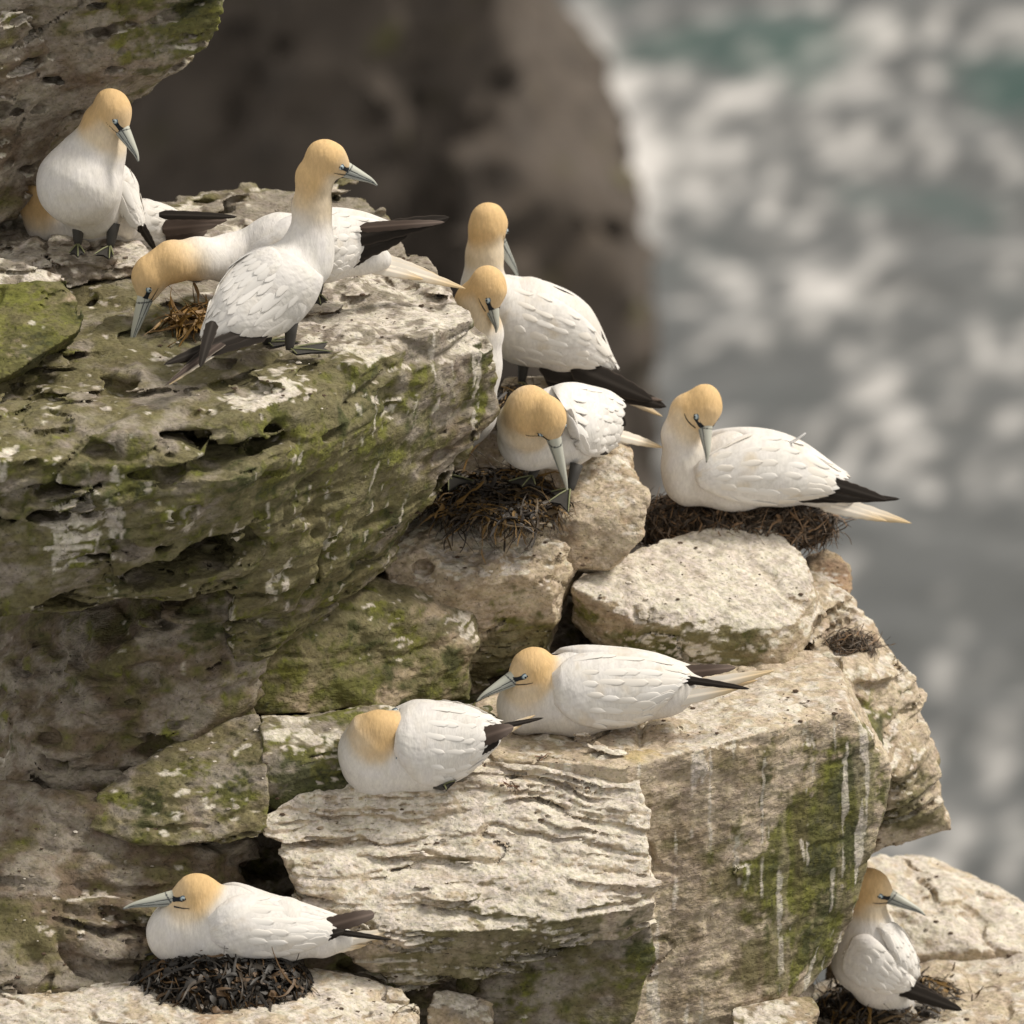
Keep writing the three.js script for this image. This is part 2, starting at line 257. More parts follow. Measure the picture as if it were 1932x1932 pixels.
  const at = V3((lo.x + hi.x) / 2, lo.y + pad, (lo.z + hi.z) / 2), r = new THREE.Mesh(boxMapped({ pos, idx: m.idx }, col, at, 0.42), o.mat ?? M.rock);
  r.castShadow = r.receiveShadow = true;
  top(r, o.name, at, o.data);
  if (globalThis.TIMES) console.log(o.name, m.idx.length / 3, 'tris', Date.now() - T0, 'ms');
  return r;
}
const Z = (list) => list.map(([u, v, z]) => Vz(u, v, z)), Y = (y, list) => list.map(([u, v]) => Vy(u, v, y));
const patch = (u, v, z, r, kind, k) => [Vz(u, v, z), r * S, kind, k];
const thing = (label, category, group) => ({ label, category, ...(group ? { group } : {}) });
const STRUCT = { kind: 'structure' };

// ------------------------------------------------------------------ sea
const SEA = -38;
{
  const grade = (a, b, step, far, grow) => { const l = []; for (let x = a; x <= b; x += step) l.push(x); let s = step, x = b; while (x < far[1]) { s *= grow; x += s; l.push(x); } s = step; x = a; while (x > far[0]) { s *= grow; x -= s; l.unshift(x); } return l; };
  const xs = grade(-32, 32, 0.2, [-3000, 3000], 1.35), zs = grade(-150, -60, 0.24, [-4000, 60], 1.35), n = xs.length, pos = [], col = [], idx = [];
  for (const z of zs) for (const x of xs) {
    const w1 = fbm(x * 0.16 + 3, z * 0.22, 1.7, 4), w2 = fbm(x * 0.8 + 0.35 * z, z * 0.9, 8.1, 4);
    pos.push(x, SEA + 0.55 * w1 + 0.26 * w2, z);
    // foam lies in streaks and rafts, thickest by the stack
    const raft = fbm(x * 0.30 + 0.10 * z, z * 0.2 - 0.12 * x + 7, 4.4, 4), lace = fbm(x * 2.0 + 0.55 * z, z * 0.85 - 0.25 * x, 2.2, 4), blob = (cx, cz, rx, rz) => Math.exp(-Math.pow((x - cx) / rx, 2) - Math.pow((z - cz) / rz, 2));
    const near = 0.95 * blob(1.0, -112, 0.8, 3.5) + 0.75 * blob(1.7, -108, 0.8, 3) + 0.36 * blob(3.0, -108, 2.2, 2.6) + 0.2 * blob(4.5, -103, 2.5, 3) + 0.2 * blob(6.5, -109, 2, 2) + 0.25 * blob(7.8, -113.5, 2, 1.6);
    const teal = sstep(0.05, 0.45, 0.55 * fbm(x * 0.4, z * 0.2, 21.3, 3) + 0.85 * blob(3.4, -113.5, 2.0, 1.3) + 0.5 * blob(5.6, -107, 1.6, 1.2) + 0.6 * blob(8.2, -112, 1.3, 1.3) + 0.4 * blob(1.6, -116.5, 1.5, 1.0) - 0.05);
    const foam = sstep(-0.05, 0.75, raft * 0.75 + lace * 1.25 + near - 0.05), c = [0.085, 0.09, 0.09];
    mixc(c, [0.018, 0.055, 0.047], teal); mixc(c, [0.66, 0.64, 0.62], foam * (1 - 0.65 * teal) * 0.85);
    col.push(...c);
  }
  for (let j = 0; j < zs.length - 1; j++) for (let i = 0; i < n - 1; i++) { const a = j * n + i; idx.push(a, a + n, a + 1, a + 1, a + n, a + n + 1); }
  const g = new THREE.BufferGeometry(); g.setAttribute('position', new THREE.Float32BufferAttribute(pos, 3)); g.setAttribute('color', new THREE.Float32BufferAttribute(col, 3)); g.setIndex(idx); g.computeVertexNormals();
  const s = new THREE.Mesh(g, M.sea); s.receiveShadow = true; top(s, 'sea', V3(0, 0, 0), STRUCT);
}
// ------------------------------------------------------------------ the dark stack behind, out of focus, its shade partly in the colours
{
  const zf = -42, edge = [[1074, -420], [1070, 40], [1082, 200], [1150, 330], [1205, 440], [1222, 540], [1218, 700], [1210, 900], [1190, 1200]];
  const pts = []; const below = (p) => V3(p.x, SEA - 3, p.z);
  const parts = [
    [[-700, -420, zf - 1], [945, -420, zf], [950, 60, zf], [990, 230, zf], [1060, 700, zf], [1050, 1500, zf], [-700, 1500, zf]],
    [[900, 150, zf + 0.1], [1010, 215, zf - 0.1], [1140, 335, zf - 0.1], [1235, 440, zf - 0.1], [1262, 540, zf - 0.1], [1256, 760, zf], [1200, 1400, zf + 0.3], [850, 300, zf + 0.5], [850, 600, zf + 0.7], [850, 1400, zf + 0.8]],
    [[480, -420, zf + 0.2], [800, -420, zf + 0.1], [780, 200, zf + 0.3], [720, 700, zf + 0.5], [480, 700, zf + 0.5], [460, 1400, zf + 0.8], [740, 1400, zf + 0.8]],
  ];
  const hulls = parts.map((l) => { const a = Z(l), b = a.map((p) => V3(p.x - 0.3, p.y, p.z - 5)), foot = [...a, ...b].filter((p, i) => l[i % l.length][1] >= 1000).map(below); return [...a, ...b, ...foot]; });
  const W = (u, v, r, kind, k) => [Vz(u, v, zf + 0.8), r * S * 3, kind, k];
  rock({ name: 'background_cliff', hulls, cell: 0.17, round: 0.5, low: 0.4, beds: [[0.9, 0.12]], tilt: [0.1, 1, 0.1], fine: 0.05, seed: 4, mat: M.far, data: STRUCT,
    paint: { base: 'shadedRock', second: 'shadedDeep', bias: -0.05, red: -2, moss: -0.45, patches: [W(1160, 560, 200, 'warm', 1.25), W(1120, 330, 120, 'warm', 0.9), W(840, 620, 120, 'moss', 0.3)] } });
}
// ------------------------------------------------------------------ the crag: separate blocks, each where it lies
rock({ name: 'cliff', cell: 0.0085, seed: 9, low: 0.06, round: 0.05, beds: [[0.08, 0.04], [0.03, 0.02]], pits: [0.035, 7, 0.25], data: STRUCT,
  hulls: [Z([[-70, 1000, -0.85], [250, 1020, -0.5], [450, 1040, 0.02], [520, 1150, -0.04], [480, 1330, 0.02], [420, 1420, 0.06], [330, 1500, 0.14], [-70, 1540, 0.20], [-70, 1440, 0.02], [-70, 1280, -0.42], [200, 1290, -0.2], [-70, 1900, 0.1], [400, 1900, 0.1], [-70, 1000, -1.2], [470, 1080, -1.2], [400, 1900, -1.2], [-70, 1900, -1.2]]),
    Z([[400, 1330, -0.22], [900, 1240, -0.55], [1250, 1270, -0.62], [1500, 1240, -0.72], [1545, 1700, -0.5], [1480, 2050, -0.3], [400, 2050, 0.0], [400, 1330, -1.3], [1500, 1240, -1.3], [1480, 2050, -1.3], [400, 2050, -1.3], [900, 1000, -1.2]])],
  paint: { base: 'grey', second: 'brown', bias: 0.1, moss: -0.2, guano: -0.84, olive: -0.05, drips: 0.6, red: -0.5, patches: [patch(60, 1600, 0.1, 160, 'bare', 0.5), patch(1050, 1200, -0.6, 90, 'earth', 1.2)] } });

rock({ name: 'overhanging_rock', cell: 0.0060, seed: 2, low: 0.03, round: 0.006, beds: [[0.06, 0.018], [0.02, 0.007]], pits: [0.045, 10, 0.28], tilt: [-0.16, 1, 0.05],
  data: thing('mossy pitted overhang jutting in at the top left corner', 'rock'),
  hulls: [Z([[-70, -120, -0.45], [400, -120, -0.62], [428, 8, -0.66], [432, 22, -0.66], [400, 80, -0.68], [330, 128, -0.7], [230, 160, -0.78], [120, 260, -0.85], [-70, 330, -0.6], [-70, 330, -1.5], [400, -120, -1.2], [330, 128, -1.1], [100, 300, -1.3]]),
    Z([[-70, 40, -0.42], [60, 30, -0.52], [118, 140, -0.6], [82, 230, -0.62], [95, 290, -0.66], [52, 350, -0.7], [30, 412, -0.62], [-70, 440, -0.5], [-70, 440, -1.2], [90, 300, -1.0], [30, 412, -1.0], [60, 30, -1.1]])],
  paint: { base: 'grey', second: 'brown', moss: -0.3, olive: -0.05, guano: -0.43, red: -0.6, patches: [patch(330, 40, -0.68, 130, 'moss', 0.5), patch(390, 30, -0.66, 50, 'moss', 0.6), patch(30, 210, -0.55, 40, 'moss', 0.5), patch(60, 60, -0.5, 90, 'white', 0.35), patch(60, 200, -0.6, 130, 'bare', 0.5)] } });

const gaps = []; { const r = rng(41); for (let i = 0; i < 15; i++) { const u = -20 + 440 * r(), v = 760 + (1090 - 760) * r(); gaps.push([Vz(u, v, 0.47 - 0.04 * (u > 380)), 0.035 + 0.07 * r(), 0.008 + 0.012 * r(), 0.06 + 0.05 * r()]); } }
rock({ name: 'ledge_slab', calm: [[Vz(760, 800, -0.15), 0.34, 0.62], [Vz(640, 960, 0.05), 0.3, 0.5], [Vz(700, 540, -0.4), 0.36, 0.45]], cell: 0.0060, seed: 3, low: 0.026, round: 0.006, beds: [[0.09, 0.044], [0.034, 0.022], [0.012, 0.004]], pits: [0.05, 6.5, 0.30], tilt: [-0.05, 1, -0.05],
  data: thing('large thick upper slab with mossy side and pitted layered edge over a dark cave', 'rock'),
  hulls: [[...Y(0.366, [[905, 590], [870, 548], [775, 455], [690, 372], [480, 352], [300, 395], [-70, 450], [660, 672], [440, 790], [-70, 740]]),
    ...Z([[930, 680, -0.33], [938, 770, -0.36], [806, 955, -0.24], [590, 1105, 0.02], [440, 1120, 0.2], [270, 1050, 0.42], [0, 1155, 0.47], [-70, 1165, 0.47], [430, 900, 0.42], [200, 880, 0.47], [-70, 860, 0.5], [900, 800, -0.9], [-70, 950, -0.9]])],
  Z([[430, 1050, 0.16], [600, 1060, 0.0], [800, 945, -0.26], [728, 1050, -0.27], [590, 1130, -0.06], [520, 1190, 0.0], [440, 1300, 0.0], [432, 1200, 0.05], [430, 1300, -0.5], [800, 945, -0.6], [430, 1050, -0.5], [728, 1060, -0.6]])],
  holes: [...gaps, [Vz(425, 885, 0.43), 0.105, 0.036, 0.22], [Vz(120, 955, 0.52), 0.13, 0.04, 0.2], [Vz(390, 1060, 0.32), 0.075, 0.06, 0.2], [Vz(300, 1090, 0.36), 0.09, 0.05, 0.2], [Vz(60, 850, 0.54), 0.11, 0.022, 0.12], [Vz(250, 810, 0.5), 0.12, 0.018, 0.1], [Vz(40, 1070, 0.54), 0.09, 0.018, 0.1]],
  paint: { base: 'grey', second: 'brown', bias: -0.02, olive: 0.2, moss: -0.22, guano: -0.68, drips: 0.85, red: -0.35, patches: [
    patch(760, 800, -0.15, 200, 'moss', 0.28), patch(620, 960, 0.1, 180, 'olive', 0.4), patch(560, 1150, 0.0, 140, 'moss', 0.2),
    patch(650, 560, -0.3, 260, 'white', 0.34), patch(520, 430, -0.8, 260, 'white', 0.36), patch(830, 560, -0.32, 130, 'white', 0.42), patch(690, 560, -0.35, 230, 'bare', 0.8), patch(560, 420, -0.8, 260, 'bare', 0.6), patch(500, 750, 0.2, 80, 'white', 0.62), patch(160, 1000, 0.47, 70, 'white', 0.95), patch(110, 1060, 0.47, 50, 'white', 0.85), patch(465, 935, 0.38, 26, 'white', 1.1), patch(730, 760, -0.1, 40, 'white', 0.95), patch(640, 815, 0.0, 40, 'white', 0.85), patch(870, 640, -0.3, 40, 'white', 0.8), patch(690, 900, 0.0, 26, 'white', 0.9),
    patch(620, 900, 0.1, 260, 'olive', 0.35), patch(870, 690, -0.3, 90, 'moss', 0.45), patch(500, 900, 0.25, 120, 'moss', 0.35), patch(640, 760, 0.0, 160, 'moss', 0.25), patch(150, 900, 0.47, 200, 'moss', 0.2), patch(860, 850, -0.28, 80, 'bare', 0.4), patch(300, 700, 0.2, 150, 'bare', 0.25)] } });

rock({ name: 'step_rock', cell: 0.0057, seed: 5, low: 0.016, round: 0.006, beds: [[0.04, 0.012], [0.014, 0.005]], pits: [0.012, 15, 0.3],
  data: thing('low grey step at the left on which a gannet stands, under the overhang', 'rock'),
  hulls: [[...Y(0.42, [[-70, 480], [120, 497], [262, 486], [285, 470], [230, 428], [40, 400], [-70, 400]]), ...Z([[-70, 545, -0.44], [150, 540, -0.46], [255, 520, -0.5], [290, 500, -0.55], [-70, 545, -0.9], [285, 500, -0.8]])],
  Z([[-70, 470, -0.4], [60, 500, -0.36], [120, 520, -0.38], [115, 575, -0.3], [40, 600, -0.2], [-70, 600, -0.2], [-70, 560, -0.7], [100, 560, -0.6]])],
  paint: { base: 'grey', second: 'brown', moss: -0.7, guano: -0.30, olive: -0.5, red: -0.5, patches: [patch(60, 560, -0.3, 90, 'olive', 0.7), patch(220, 510, -0.47, 60, 'moss', 0.6)] } });

rock({ name: 'mossy_boulder', cell: 0.0053, seed: 6, low: 0.018, round: 0.006, beds: [[0.05, 0.012], [0.015, 0.004]], tilt: [-0.3, 1, 0.1],
  data: thing('bright yellow-green moss covered boulder at the left edge', 'rock'),
  hulls: [Z([[-70, 540, -0.1], [20, 536, -0.12], [130, 524, -0.1], [142, 560, -0.04], [168, 614, 0.06], [110, 655, 0.14], [40, 700, 0.18], [-20, 722, 0.2], [-70, 735, 0.2], [-70, 760, 0.0], [100, 680, -0.1], [-70, 650, -0.3]])],
  holes: [[Vz(62, 648, 0.2), 0.03, 0.012, 0.06]],
  paint: { base: 'olive', second: 'tan', moss: 0.28, guano: -0.83, patches: [patch(70, 590, 0.05, 34, 'white', 0.62), patch(20, 690, 0.15, 80, 'moss', 0.3)] } });

rock({ name: 'rock_block', cell: 0.0057, seed: 7, low: 0.034, round: 0.006, beds: [[0.06, 0.012], [0.02, 0.006]],
  data: thing('green stained block with white flecks below the upper slab, left of the lying gannet', 'rock'),
  hulls: [Z([[725, 1085, -0.44], [815, 1100, -0.44], [903, 1150, -0.38], [906, 1176, -0.35], [885, 1235, -0.3], [880, 1315, -0.3], [720, 1340, -0.14], [480, 1345, -0.03], [438, 1335, -0.05], [500, 1190, -0.1], [600, 1125, -0.2], [660, 1090, -0.34], [725, 1085, -0.85], [900, 1130, -0.8], [880, 1315, -0.8], [438, 1335, -0.6]])],
  holes: [[Vz(635, 1115, -0.12), 0.045, 0.07, 0.14]],
  paint: { base: 'tan', second: 'grey', olive: 0.25, moss: 0.0, guano: -0.66, drips: 0.5, patches: [patch(870, 1190, -0.33, 60, 'white', 0.4), patch(720, 1220, -0.25, 60, 'white', 0.3), patch(850, 1130, -0.4, 80, 'bare', 0.5), patch(590, 1180, -0.14, 80, 'olive', 0.4)] } });

rock({ name: 'rock_block', cell: 0.0055, seed: 8, low: 0.032, round: 0.006, beds: [[0.05, 0.014], [0.018, 0.007]], tilt: [0.12, 1, 0.1],
  data: thing('flat topped pale block carrying the wet seaweed nest of the bowing gannet', 'rock'),
  hulls: [Z([[722, 1040, -0.43], [725, 1108, -0.37], [860, 1112, -0.365], [985, 1088, -0.39], [1058, 1052, -0.45], [720, 1125, -0.4], [890, 1180, -0.38], [1040, 1120, -0.41], [1050, 1190, -0.44], [1034, 1240, -0.46], [885, 1310, -0.42], [740, 1010, -0.5], [800, 957, -0.62], [900, 880, -0.85], [1100, 960, -0.6], [1105, 1010, -0.56], [760, 940, -0.9], [900, 1200, -0.9], [1090, 1100, -0.9]])],
  holes: [[Vz(800, 1072, -0.39), 0.03, 0.02, 0.06]],
  paint: { base: 'pale', second: 'tan', bias: 0.1, moss: -0.4, guano: -0.42, red: 0.0, olive: -0.35, patches: [patch(880, 1020, -0.48, 130, 'bare', 0.7),patch(790, 1085, -0.4, 36, 'moss', 0.6), patch(960, 1150, -0.4, 80, 'moss', 0.55), patch(960, 1230, -0.42, 110, 'olive', 0.9), patch(1040, 1040, -0.44, 40, 'moss', 0.3), patch(860, 1000, -0.5, 90, 'white', 0.25)] } });

rock({ name: 'rock_block', cell: 0.0057, seed: 10, low: 0.02, round: 0.006, beds: [[0.05, 0.010], [0.018, 0.005]], tilt: [-0.1, 1, 0.1],
  data: thing('warm tan boulder with rounded right end behind and beside the bowing gannet', 'rock'),
  hulls: [Z([[960, 712, -0.98], [1085, 716, -0.98], [1165, 790, -0.9], [1196, 850, -0.78], [1224, 942, -0.58], [1212, 1010, -0.53], [1150, 1078, -0.5], [1058, 1075, -0.5], [1092, 985, -0.53], [1000, 955, -0.62], [850, 880, -0.85], [1160, 1080, -0.95], [870, 900, -1.3], [960, 720, -1.3], [1100, 720, -1.3]])],
  paint: { base: 'pale', second: 'tan', red: 0.12, guano: -0.43, moss: -0.9, olive: -0.9, patches: [patch(1160, 1020, -0.52, 60, 'white', 0.2)] } });

rock({ name: 'rock_block', cell: 0.0053, seed: 11, low: 0.010, round: 0.006, beds: [[0.07, 0.006], [0.02, 0.004], [0.009, 0.002]], tilt: [-0.08, 1, 0.30],
  data: thing('loose wedge shaped block with broad whitewashed top in front of the preening gannet', 'rock'),
  hulls: [Z([[1080, 1098, -0.50], [1210, 1032, -0.68], [1300, 1003, -0.78], [1390, 981, -0.83], [1460, 990, -0.82], [1520, 1048, -0.72], [1532, 1120, -0.6], [1500, 1176, -0.47], [1440, 1186, -0.44], [1300, 1190, -0.42], [1180, 1163, -0.43], [1084, 1112, -0.47], [1074, 1175, -0.55], [1180, 1285, -0.46], [1300, 1300, -0.43], [1470, 1290, -0.43], [1545, 1190, -0.54], [1562, 1160, -0.62], [1300, 1190, -0.95], [1500, 1150, -0.98], [1110, 1190, -0.85]])],
  paint: { base: 'tan', second: 'pale', moss: -0.75, guano: -0.18, olive: -0.5, drips: 0.3, red: -0.2, patches: [patch(1300, 1090, -0.6, 260, 'white', 0.42), patch(1330, 1255, -0.43, 170, 'olive', 1.2), patch(1250, 1230, -0.44, 70, 'moss', 0.5), patch(1390, 1240, -0.43, 60, 'moss', 0.45), patch(1440, 1225, -0.43, 50, 'moss', 0.7), patch(1200, 1220, -0.46, 90, 'moss', 0.62), patch(1100, 1150, -0.5, 70, 'moss', 0.7), patch(1300, 1215, -0.43, 50, 'moss', 0.3)] } });

rock({ name: 'rock_spur', cell: 0.0062, seed: 12, low: 0.03, round: 0.006, beds: [[0.055, 0.030], [0.02, 0.015]], tilt: [-0.28, 1, 0.05],
  data: thing('flaky layered spur along the right edge of the crag, against the sea', 'rock'),
  hulls: [Z([[1490, 1062, -0.84], [1545, 1080, -0.8], [1610, 1130, -0.74], [1640, 1200, -0.68], [1700, 1262, -0.6], [1640, 1290, -0.44], [1560, 1290, -0.46], [1510, 1200, -0.6], [1500, 1120, -0.75], [1510, 1080, -1.1], [1610, 1140, -1.1], [1690, 1270, -1.1], [1540, 1300, -1.1]]),
    Z([[1590, 1230, -0.52], [1660, 1230, -0.6], [1704, 1264, -0.62], [1742, 1350, -0.55], [1762, 1420, -0.52], [1700, 1470, -0.36], [1640, 1450, -0.3], [1590, 1340, -0.35], [1600, 1450, -0.9], [1740, 1400, -0.95], [1690, 1260, -1.0], [1590, 1240, -1.0]]),
    Z([[1640, 1400, -0.36], [1760, 1400, -0.55], [1774, 1470, -0.55], [1788, 1562, -0.56], [1740, 1578, -0.55], [1655, 1596, -0.5], [1640, 1500, -0.42], [1640, 1600, -0.9], [1780, 1560, -0.9], [1750, 1400, -0.95]])],
  holes: [[Vz(1590, 1215, -0.55), 0.045, 0.03, 0.06]],
  paint: { base: 'pale', second: 'tan', moss: -0.62, guano: -0.38, red: 0.05, olive: -0.4, patches: [patch(1670, 1340, -0.42, 70, 'moss', 0.95), patch(1640, 1410, -0.34, 60, 'moss', 0.95), patch(1720, 1320, -0.55, 60, 'moss', 0.7), patch(1710, 1520, -0.5, 110, 'olive', 0.6), patch(1600, 1215, -0.5, 50, 'earth', 1.5), patch(1640, 1300, -0.45, 40, 'earth', 1.0)] } });

rock({ name: 'rock_block', cell: 0.0057, seed: 13, low: 0.016, round: 0.04, beds: [[0.06, 0.014], [0.02, 0.007]],
  data: thing('small orange-tan rounded boulder below the tail of the preening gannet', 'rock'),
  hulls: [Z([[1510, 1050, -0.88], [1560, 1024, -0.92], [1604, 1046, -0.88], [1616, 1078, -0.82], [1606, 1140, -0.72], [1560, 1180, -0.64], [1510, 1130, -0.68], [1600, 1120, -1.05], [1510, 1070, -1.05]])],
  paint: { base: 'tan', second: 'red', red: 0.35, guano: -0.63, moss: -0.9, olive: -0.9 } });

rock({ name: 'ledge_rock', calm: [[Vz(1420, 1650, 0.0), 0.42, 0.6]], cell: 0.0055, seed: 14, low: 0.016, round: 0.006, beds: [[0.09, 0.007], [0.028, 0.004], [0.011, 0.002]], tilt: [0.02, 1, 0.03],
  data: thing('great square block with streaked vertical face, its top carrying the lying gannet', 'rock'),
  hulls: [[...Y(-0.549, [[930, 1430], [1180, 1447], [1400, 1392], [1600, 1337], [1596, 1262], [1540, 1225], [1000, 1245], [900, 1330]]),
    ...Z([[1180, 2010, 0.2], [1400, 2010, 0.04], [1500, 1872, -0.1], [1575, 1810, -0.18], [1640, 1640, -0.22], [1668, 1560, -0.22], [1682, 1450, -0.24], [1640, 1380, -0.2], [1650, 1450, -0.6], [1480, 1880, -0.6], [1100, 2010, -0.4], [930, 1900, -0.2]])]],
  paint: { base: 'pale', second: 'tan', bands: 0.6, moss: -0.46, guano: -0.52, drips: 1.15, red: -0.1, olive: -0.2, bias: -0.02, patches: [patch(1600, 1500, -0.2, 120, 'moss', 0.5), patch(1540, 1640, -0.1, 120, 'moss', 0.5), patch(1480, 1600, -0.05, 60, 'moss', 0.45), patch(1200, 1420, 0.1, 70, 'yellow', 1.3), patch(1400, 1350, -0.1, 260, 'white', 0.25), patch(1570, 1560, -0.1, 130, 'moss', 0.75), patch(1450, 1700, 0.0, 90, 'moss', 0.45), patch(1520, 1800, -0.1, 110, 'moss', 0.6), patch(1400, 1500, 0.02, 60, 'moss', 0.2), patch(1600, 1420, -0.2, 60, 'moss', 0.5), patch(1560, 1700, -0.1, 220, 'olive', 0.7), patch(1240, 1600, 0.15, 50, 'yellow', 0.9)] } });

rock({ name: 'layered_slab', cell: 0.0048, seed: 15, low: 0.02, round: 0.006, beds: [[0.052, 0.034], [0.019, 0.018], [0.009, 0.005]], tilt: [0.06, 1, -0.13],
  data: thing('flaky white slab of many thin layers under the sleeping gannet', 'rock'),
  hulls: [Z([[492, 1545, 0.30], [560, 1498, 0.24], [650, 1475, 0.17], [940, 1430, 0.08], [1100, 1408, 0.06], [1188, 1438, 0.14], [1226, 1540, 0.25], [1222, 1640, 0.36], [1238, 1700, 0.42], [1080, 1735, 0.48], [860, 1760, 0.52], [700, 1752, 0.52], [640, 1800, 0.5], [760, 1866, 0.48], [900, 1850, 0.47], [1100, 1798, 0.42], [1232, 1735, 0.38], [560, 1650, 0.40], [500, 1570, 0.32], [560, 1620, -0.1], [1200, 1700, -0.1], [800, 1830, 0.0], [1000, 1440, -0.1]])],
  paint: { base: 'pale', second: 'tan', moss: -0.62, guano: -0.10, bands: 0.6, olive: -0.4, drips: 0.25, red: -0.15, patches: [patch(1100, 1480, 0.2, 160, 'white', 0.25), patch(1150, 1760, 0.4, 90, 'moss', 0.75), patch(900, 1815, 0.48, 170, 'olive', 1.0), patch(1060, 1775, 0.46, 90, 'olive', 0.7), patch(560, 1640, 0.4, 90, 'olive', 0.4), patch(700, 1640, 0.45, 120, 'bare', 0.2), patch(1000, 1760, 0.46, 40, 'moss', 0.3), patch(720, 1510, 0.2, 60, 'earth', 0.85)] } });

rock({ name: 'rock_block', cell: 0.0057, seed: 25, low: 0.02, round: 0.006, beds: [[0.05, 0.012], [0.018, 0.005]],
  data: thing('shaded mossy block under the flaky white slab, by the streaked face', 'rock'),
  hulls: [Z([[860, 1830, 0.36], [1060, 1800, 0.36], [1225, 1745, 0.33], [1238, 1810, 0.33], [1200, 1930, 0.36], [1100, 2020, 0.4], [900, 2020, 0.42], [860, 1900, 0.38], [900, 1900, 0.0], [1200, 1800, 0.0], [1100, 2020, 0.0]])],
  paint: { base: 'grey', second: 'brown', moss: -0.25, guano: -0.58, olive: 0.05, drips: 0.3, patches: [patch(1210, 1800, 0.33, 50, 'moss', 0.5), patch(930, 1930, 0.4, 60, 'earth', 0.9)] } });

rock({ name: 'rock_block', cell: 0.0057, seed: 16, low: 0.02, round: 0.006, beds: [[0.045, 0.014], [0.016, 0.006]], tilt: [-0.14, 1, 0.1],
  data: thing('green and white block with sharp left joint behind the sleeping gannet', 'rock'),
  hulls: [Z([[490, 1352, 0.08], [600, 1340, 0.04], [700, 1340, 0.0], [920, 1325, -0.1], [985, 1390, -0.02], [980, 1425, 0.02], [860, 1440, 0.08], [680, 1440, 0.14], [660, 1500, 0.2], [540, 1555, 0.26], [490, 1420, 0.23], [490, 1520, 0.25], [498, 1368, -0.4], [950, 1330, -0.4], [600, 1500, -0.2]])],
  paint: { base: 'grey', second: 'tan', moss: 0.12, guano: -0.52, olive: 0.1, drips: 0.4, patches: [patch(560, 1390, 0.12, 60, 'white', 0.3), patch(600, 1480, 0.2, 70, 'moss', 0.5), patch(960, 1400, 0.0, 60, 'moss', 0.5)] } });

rock({ name: 'rock_block', cell: 0.0057, seed: 17, low: 0.024, round: 0.006, beds: [[0.045, 0.014], [0.016, 0.007]], pits: [0.012, 14, 0.35], tilt: [-0.2, 1, 0.1],
  data: thing('pale pitted block at the mouth of the cave, left of the mossy joint', 'rock'),
  hulls: [Z([[270, 1445, 0.14], [360, 1395, 0.06], [410, 1350, 0.04], [490, 1344, 0.06], [508, 1400, 0.18], [506, 1440, 0.24], [500, 1560, 0.32], [420, 1585, 0.36], [250, 1590, 0.36], [170, 1560, 0.30], [190, 1500, 0.24], [240, 1500, -0.2], [480, 1370, -0.3], [400, 1560, 0.0]])],
  paint: { base: 'grey', second: 'tan', bias: 0.1, moss: -0.12, guano: -0.62, olive: 0.15, patches: [patch(400, 1500, 0.3, 60, 'white', 0.3), patch(440, 1480, 0.25, 50, 'moss', 0.5), patch(260, 1500, 0.28, 40, 'moss', 0.5)] } });

rock({ name: 'cliff_slope', cell: 0.0064, seed: 18, low: 0.04, round: 0.03, beds: [[0.06, 0.034], [0.022, 0.017], [0.010, 0.004]], crack: 0.022, tilt: [0.1, 1, -0.15], data: STRUCT,
  hulls: [Z([[-70, 1470, 0.16], [200, 1490, 0.24], [330, 1560, 0.28], [430, 1600, 0.28], [470, 1720, 0.34], [300, 1790, 0.48], [230, 1870, 0.58], [-70, 1860, 0.62], [-70, 2010, 0.6], [500, 2010, 0.5], [600, 1860, 0.4], [-70, 1500, -0.3], [420, 1640, -0.2], [500, 2010, -0.2]]),
    Z([[290, 1590, 0.2], [360, 1560, 0.2], [480, 1565, 0.24], [490, 1600, 0.28], [420, 1620, 0.3], [370, 1650, 0.3], [300, 1640, 0.3], [330, 1720, 0.1], [480, 1620, 0.0]])],
  holes: [[Vz(520, 1680, 0.40), 0.16, 0.09, 0.16]],
  paint: { base: 'grey', second: 'brown', bias: 0.22, moss: -0.45, guano: -0.74, olive: -0.05, red: -0.2, patches: [patch(430, 1590, 0.3, 50, 'white', 0.5), patch(120, 1750, 0.45, 140, 'white', 0.25), patch(480, 1700, 0.3, 110, 'earth', 1.2), patch(60, 1800, 0.5, 80, 'olive', 0.3)] } });

rock({ name: 'rock_shelf', cell: 0.0053, seed: 19, low: 0.018, round: 0.006, beds: [[0.05, 0.014], [0.016, 0.006]], tilt: [0.02, 1, -0.05],
  data: thing('pale shelf along the bottom left carrying the dark seaweed nest', 'rock'),
  hulls: [Z([[-70, 1872, 0.62], [200, 1880, 0.62], [300, 1850, 0.56], [600, 1822, 0.5], [690, 1838, 0.52], [760, 1862, 0.56], [788, 1895, 0.62], [780, 2010, 0.72], [-70, 1905, 0.72], [300, 1935, 0.78], [560, 1930, 0.76], [-70, 2030, 0.85], [300, 2030, 0.88], [600, 2030, 0.85], [-70, 1880, 0.2], [690, 1850, 0.2], [780, 2010, 0.3], [-70, 2010, 0.3]])],
  paint: { base: 'pale', second: 'tan', moss: -0.7, guano: -0.22, olive: -0.5, red: 0.05, patches: [patch(250, 1915, 0.7, 60, 'olive', 0.6), patch(770, 1910, 0.64, 40, 'olive', 0.6), patch(400, 1870, 0.6, 80, 'earth', 0.7)] } });

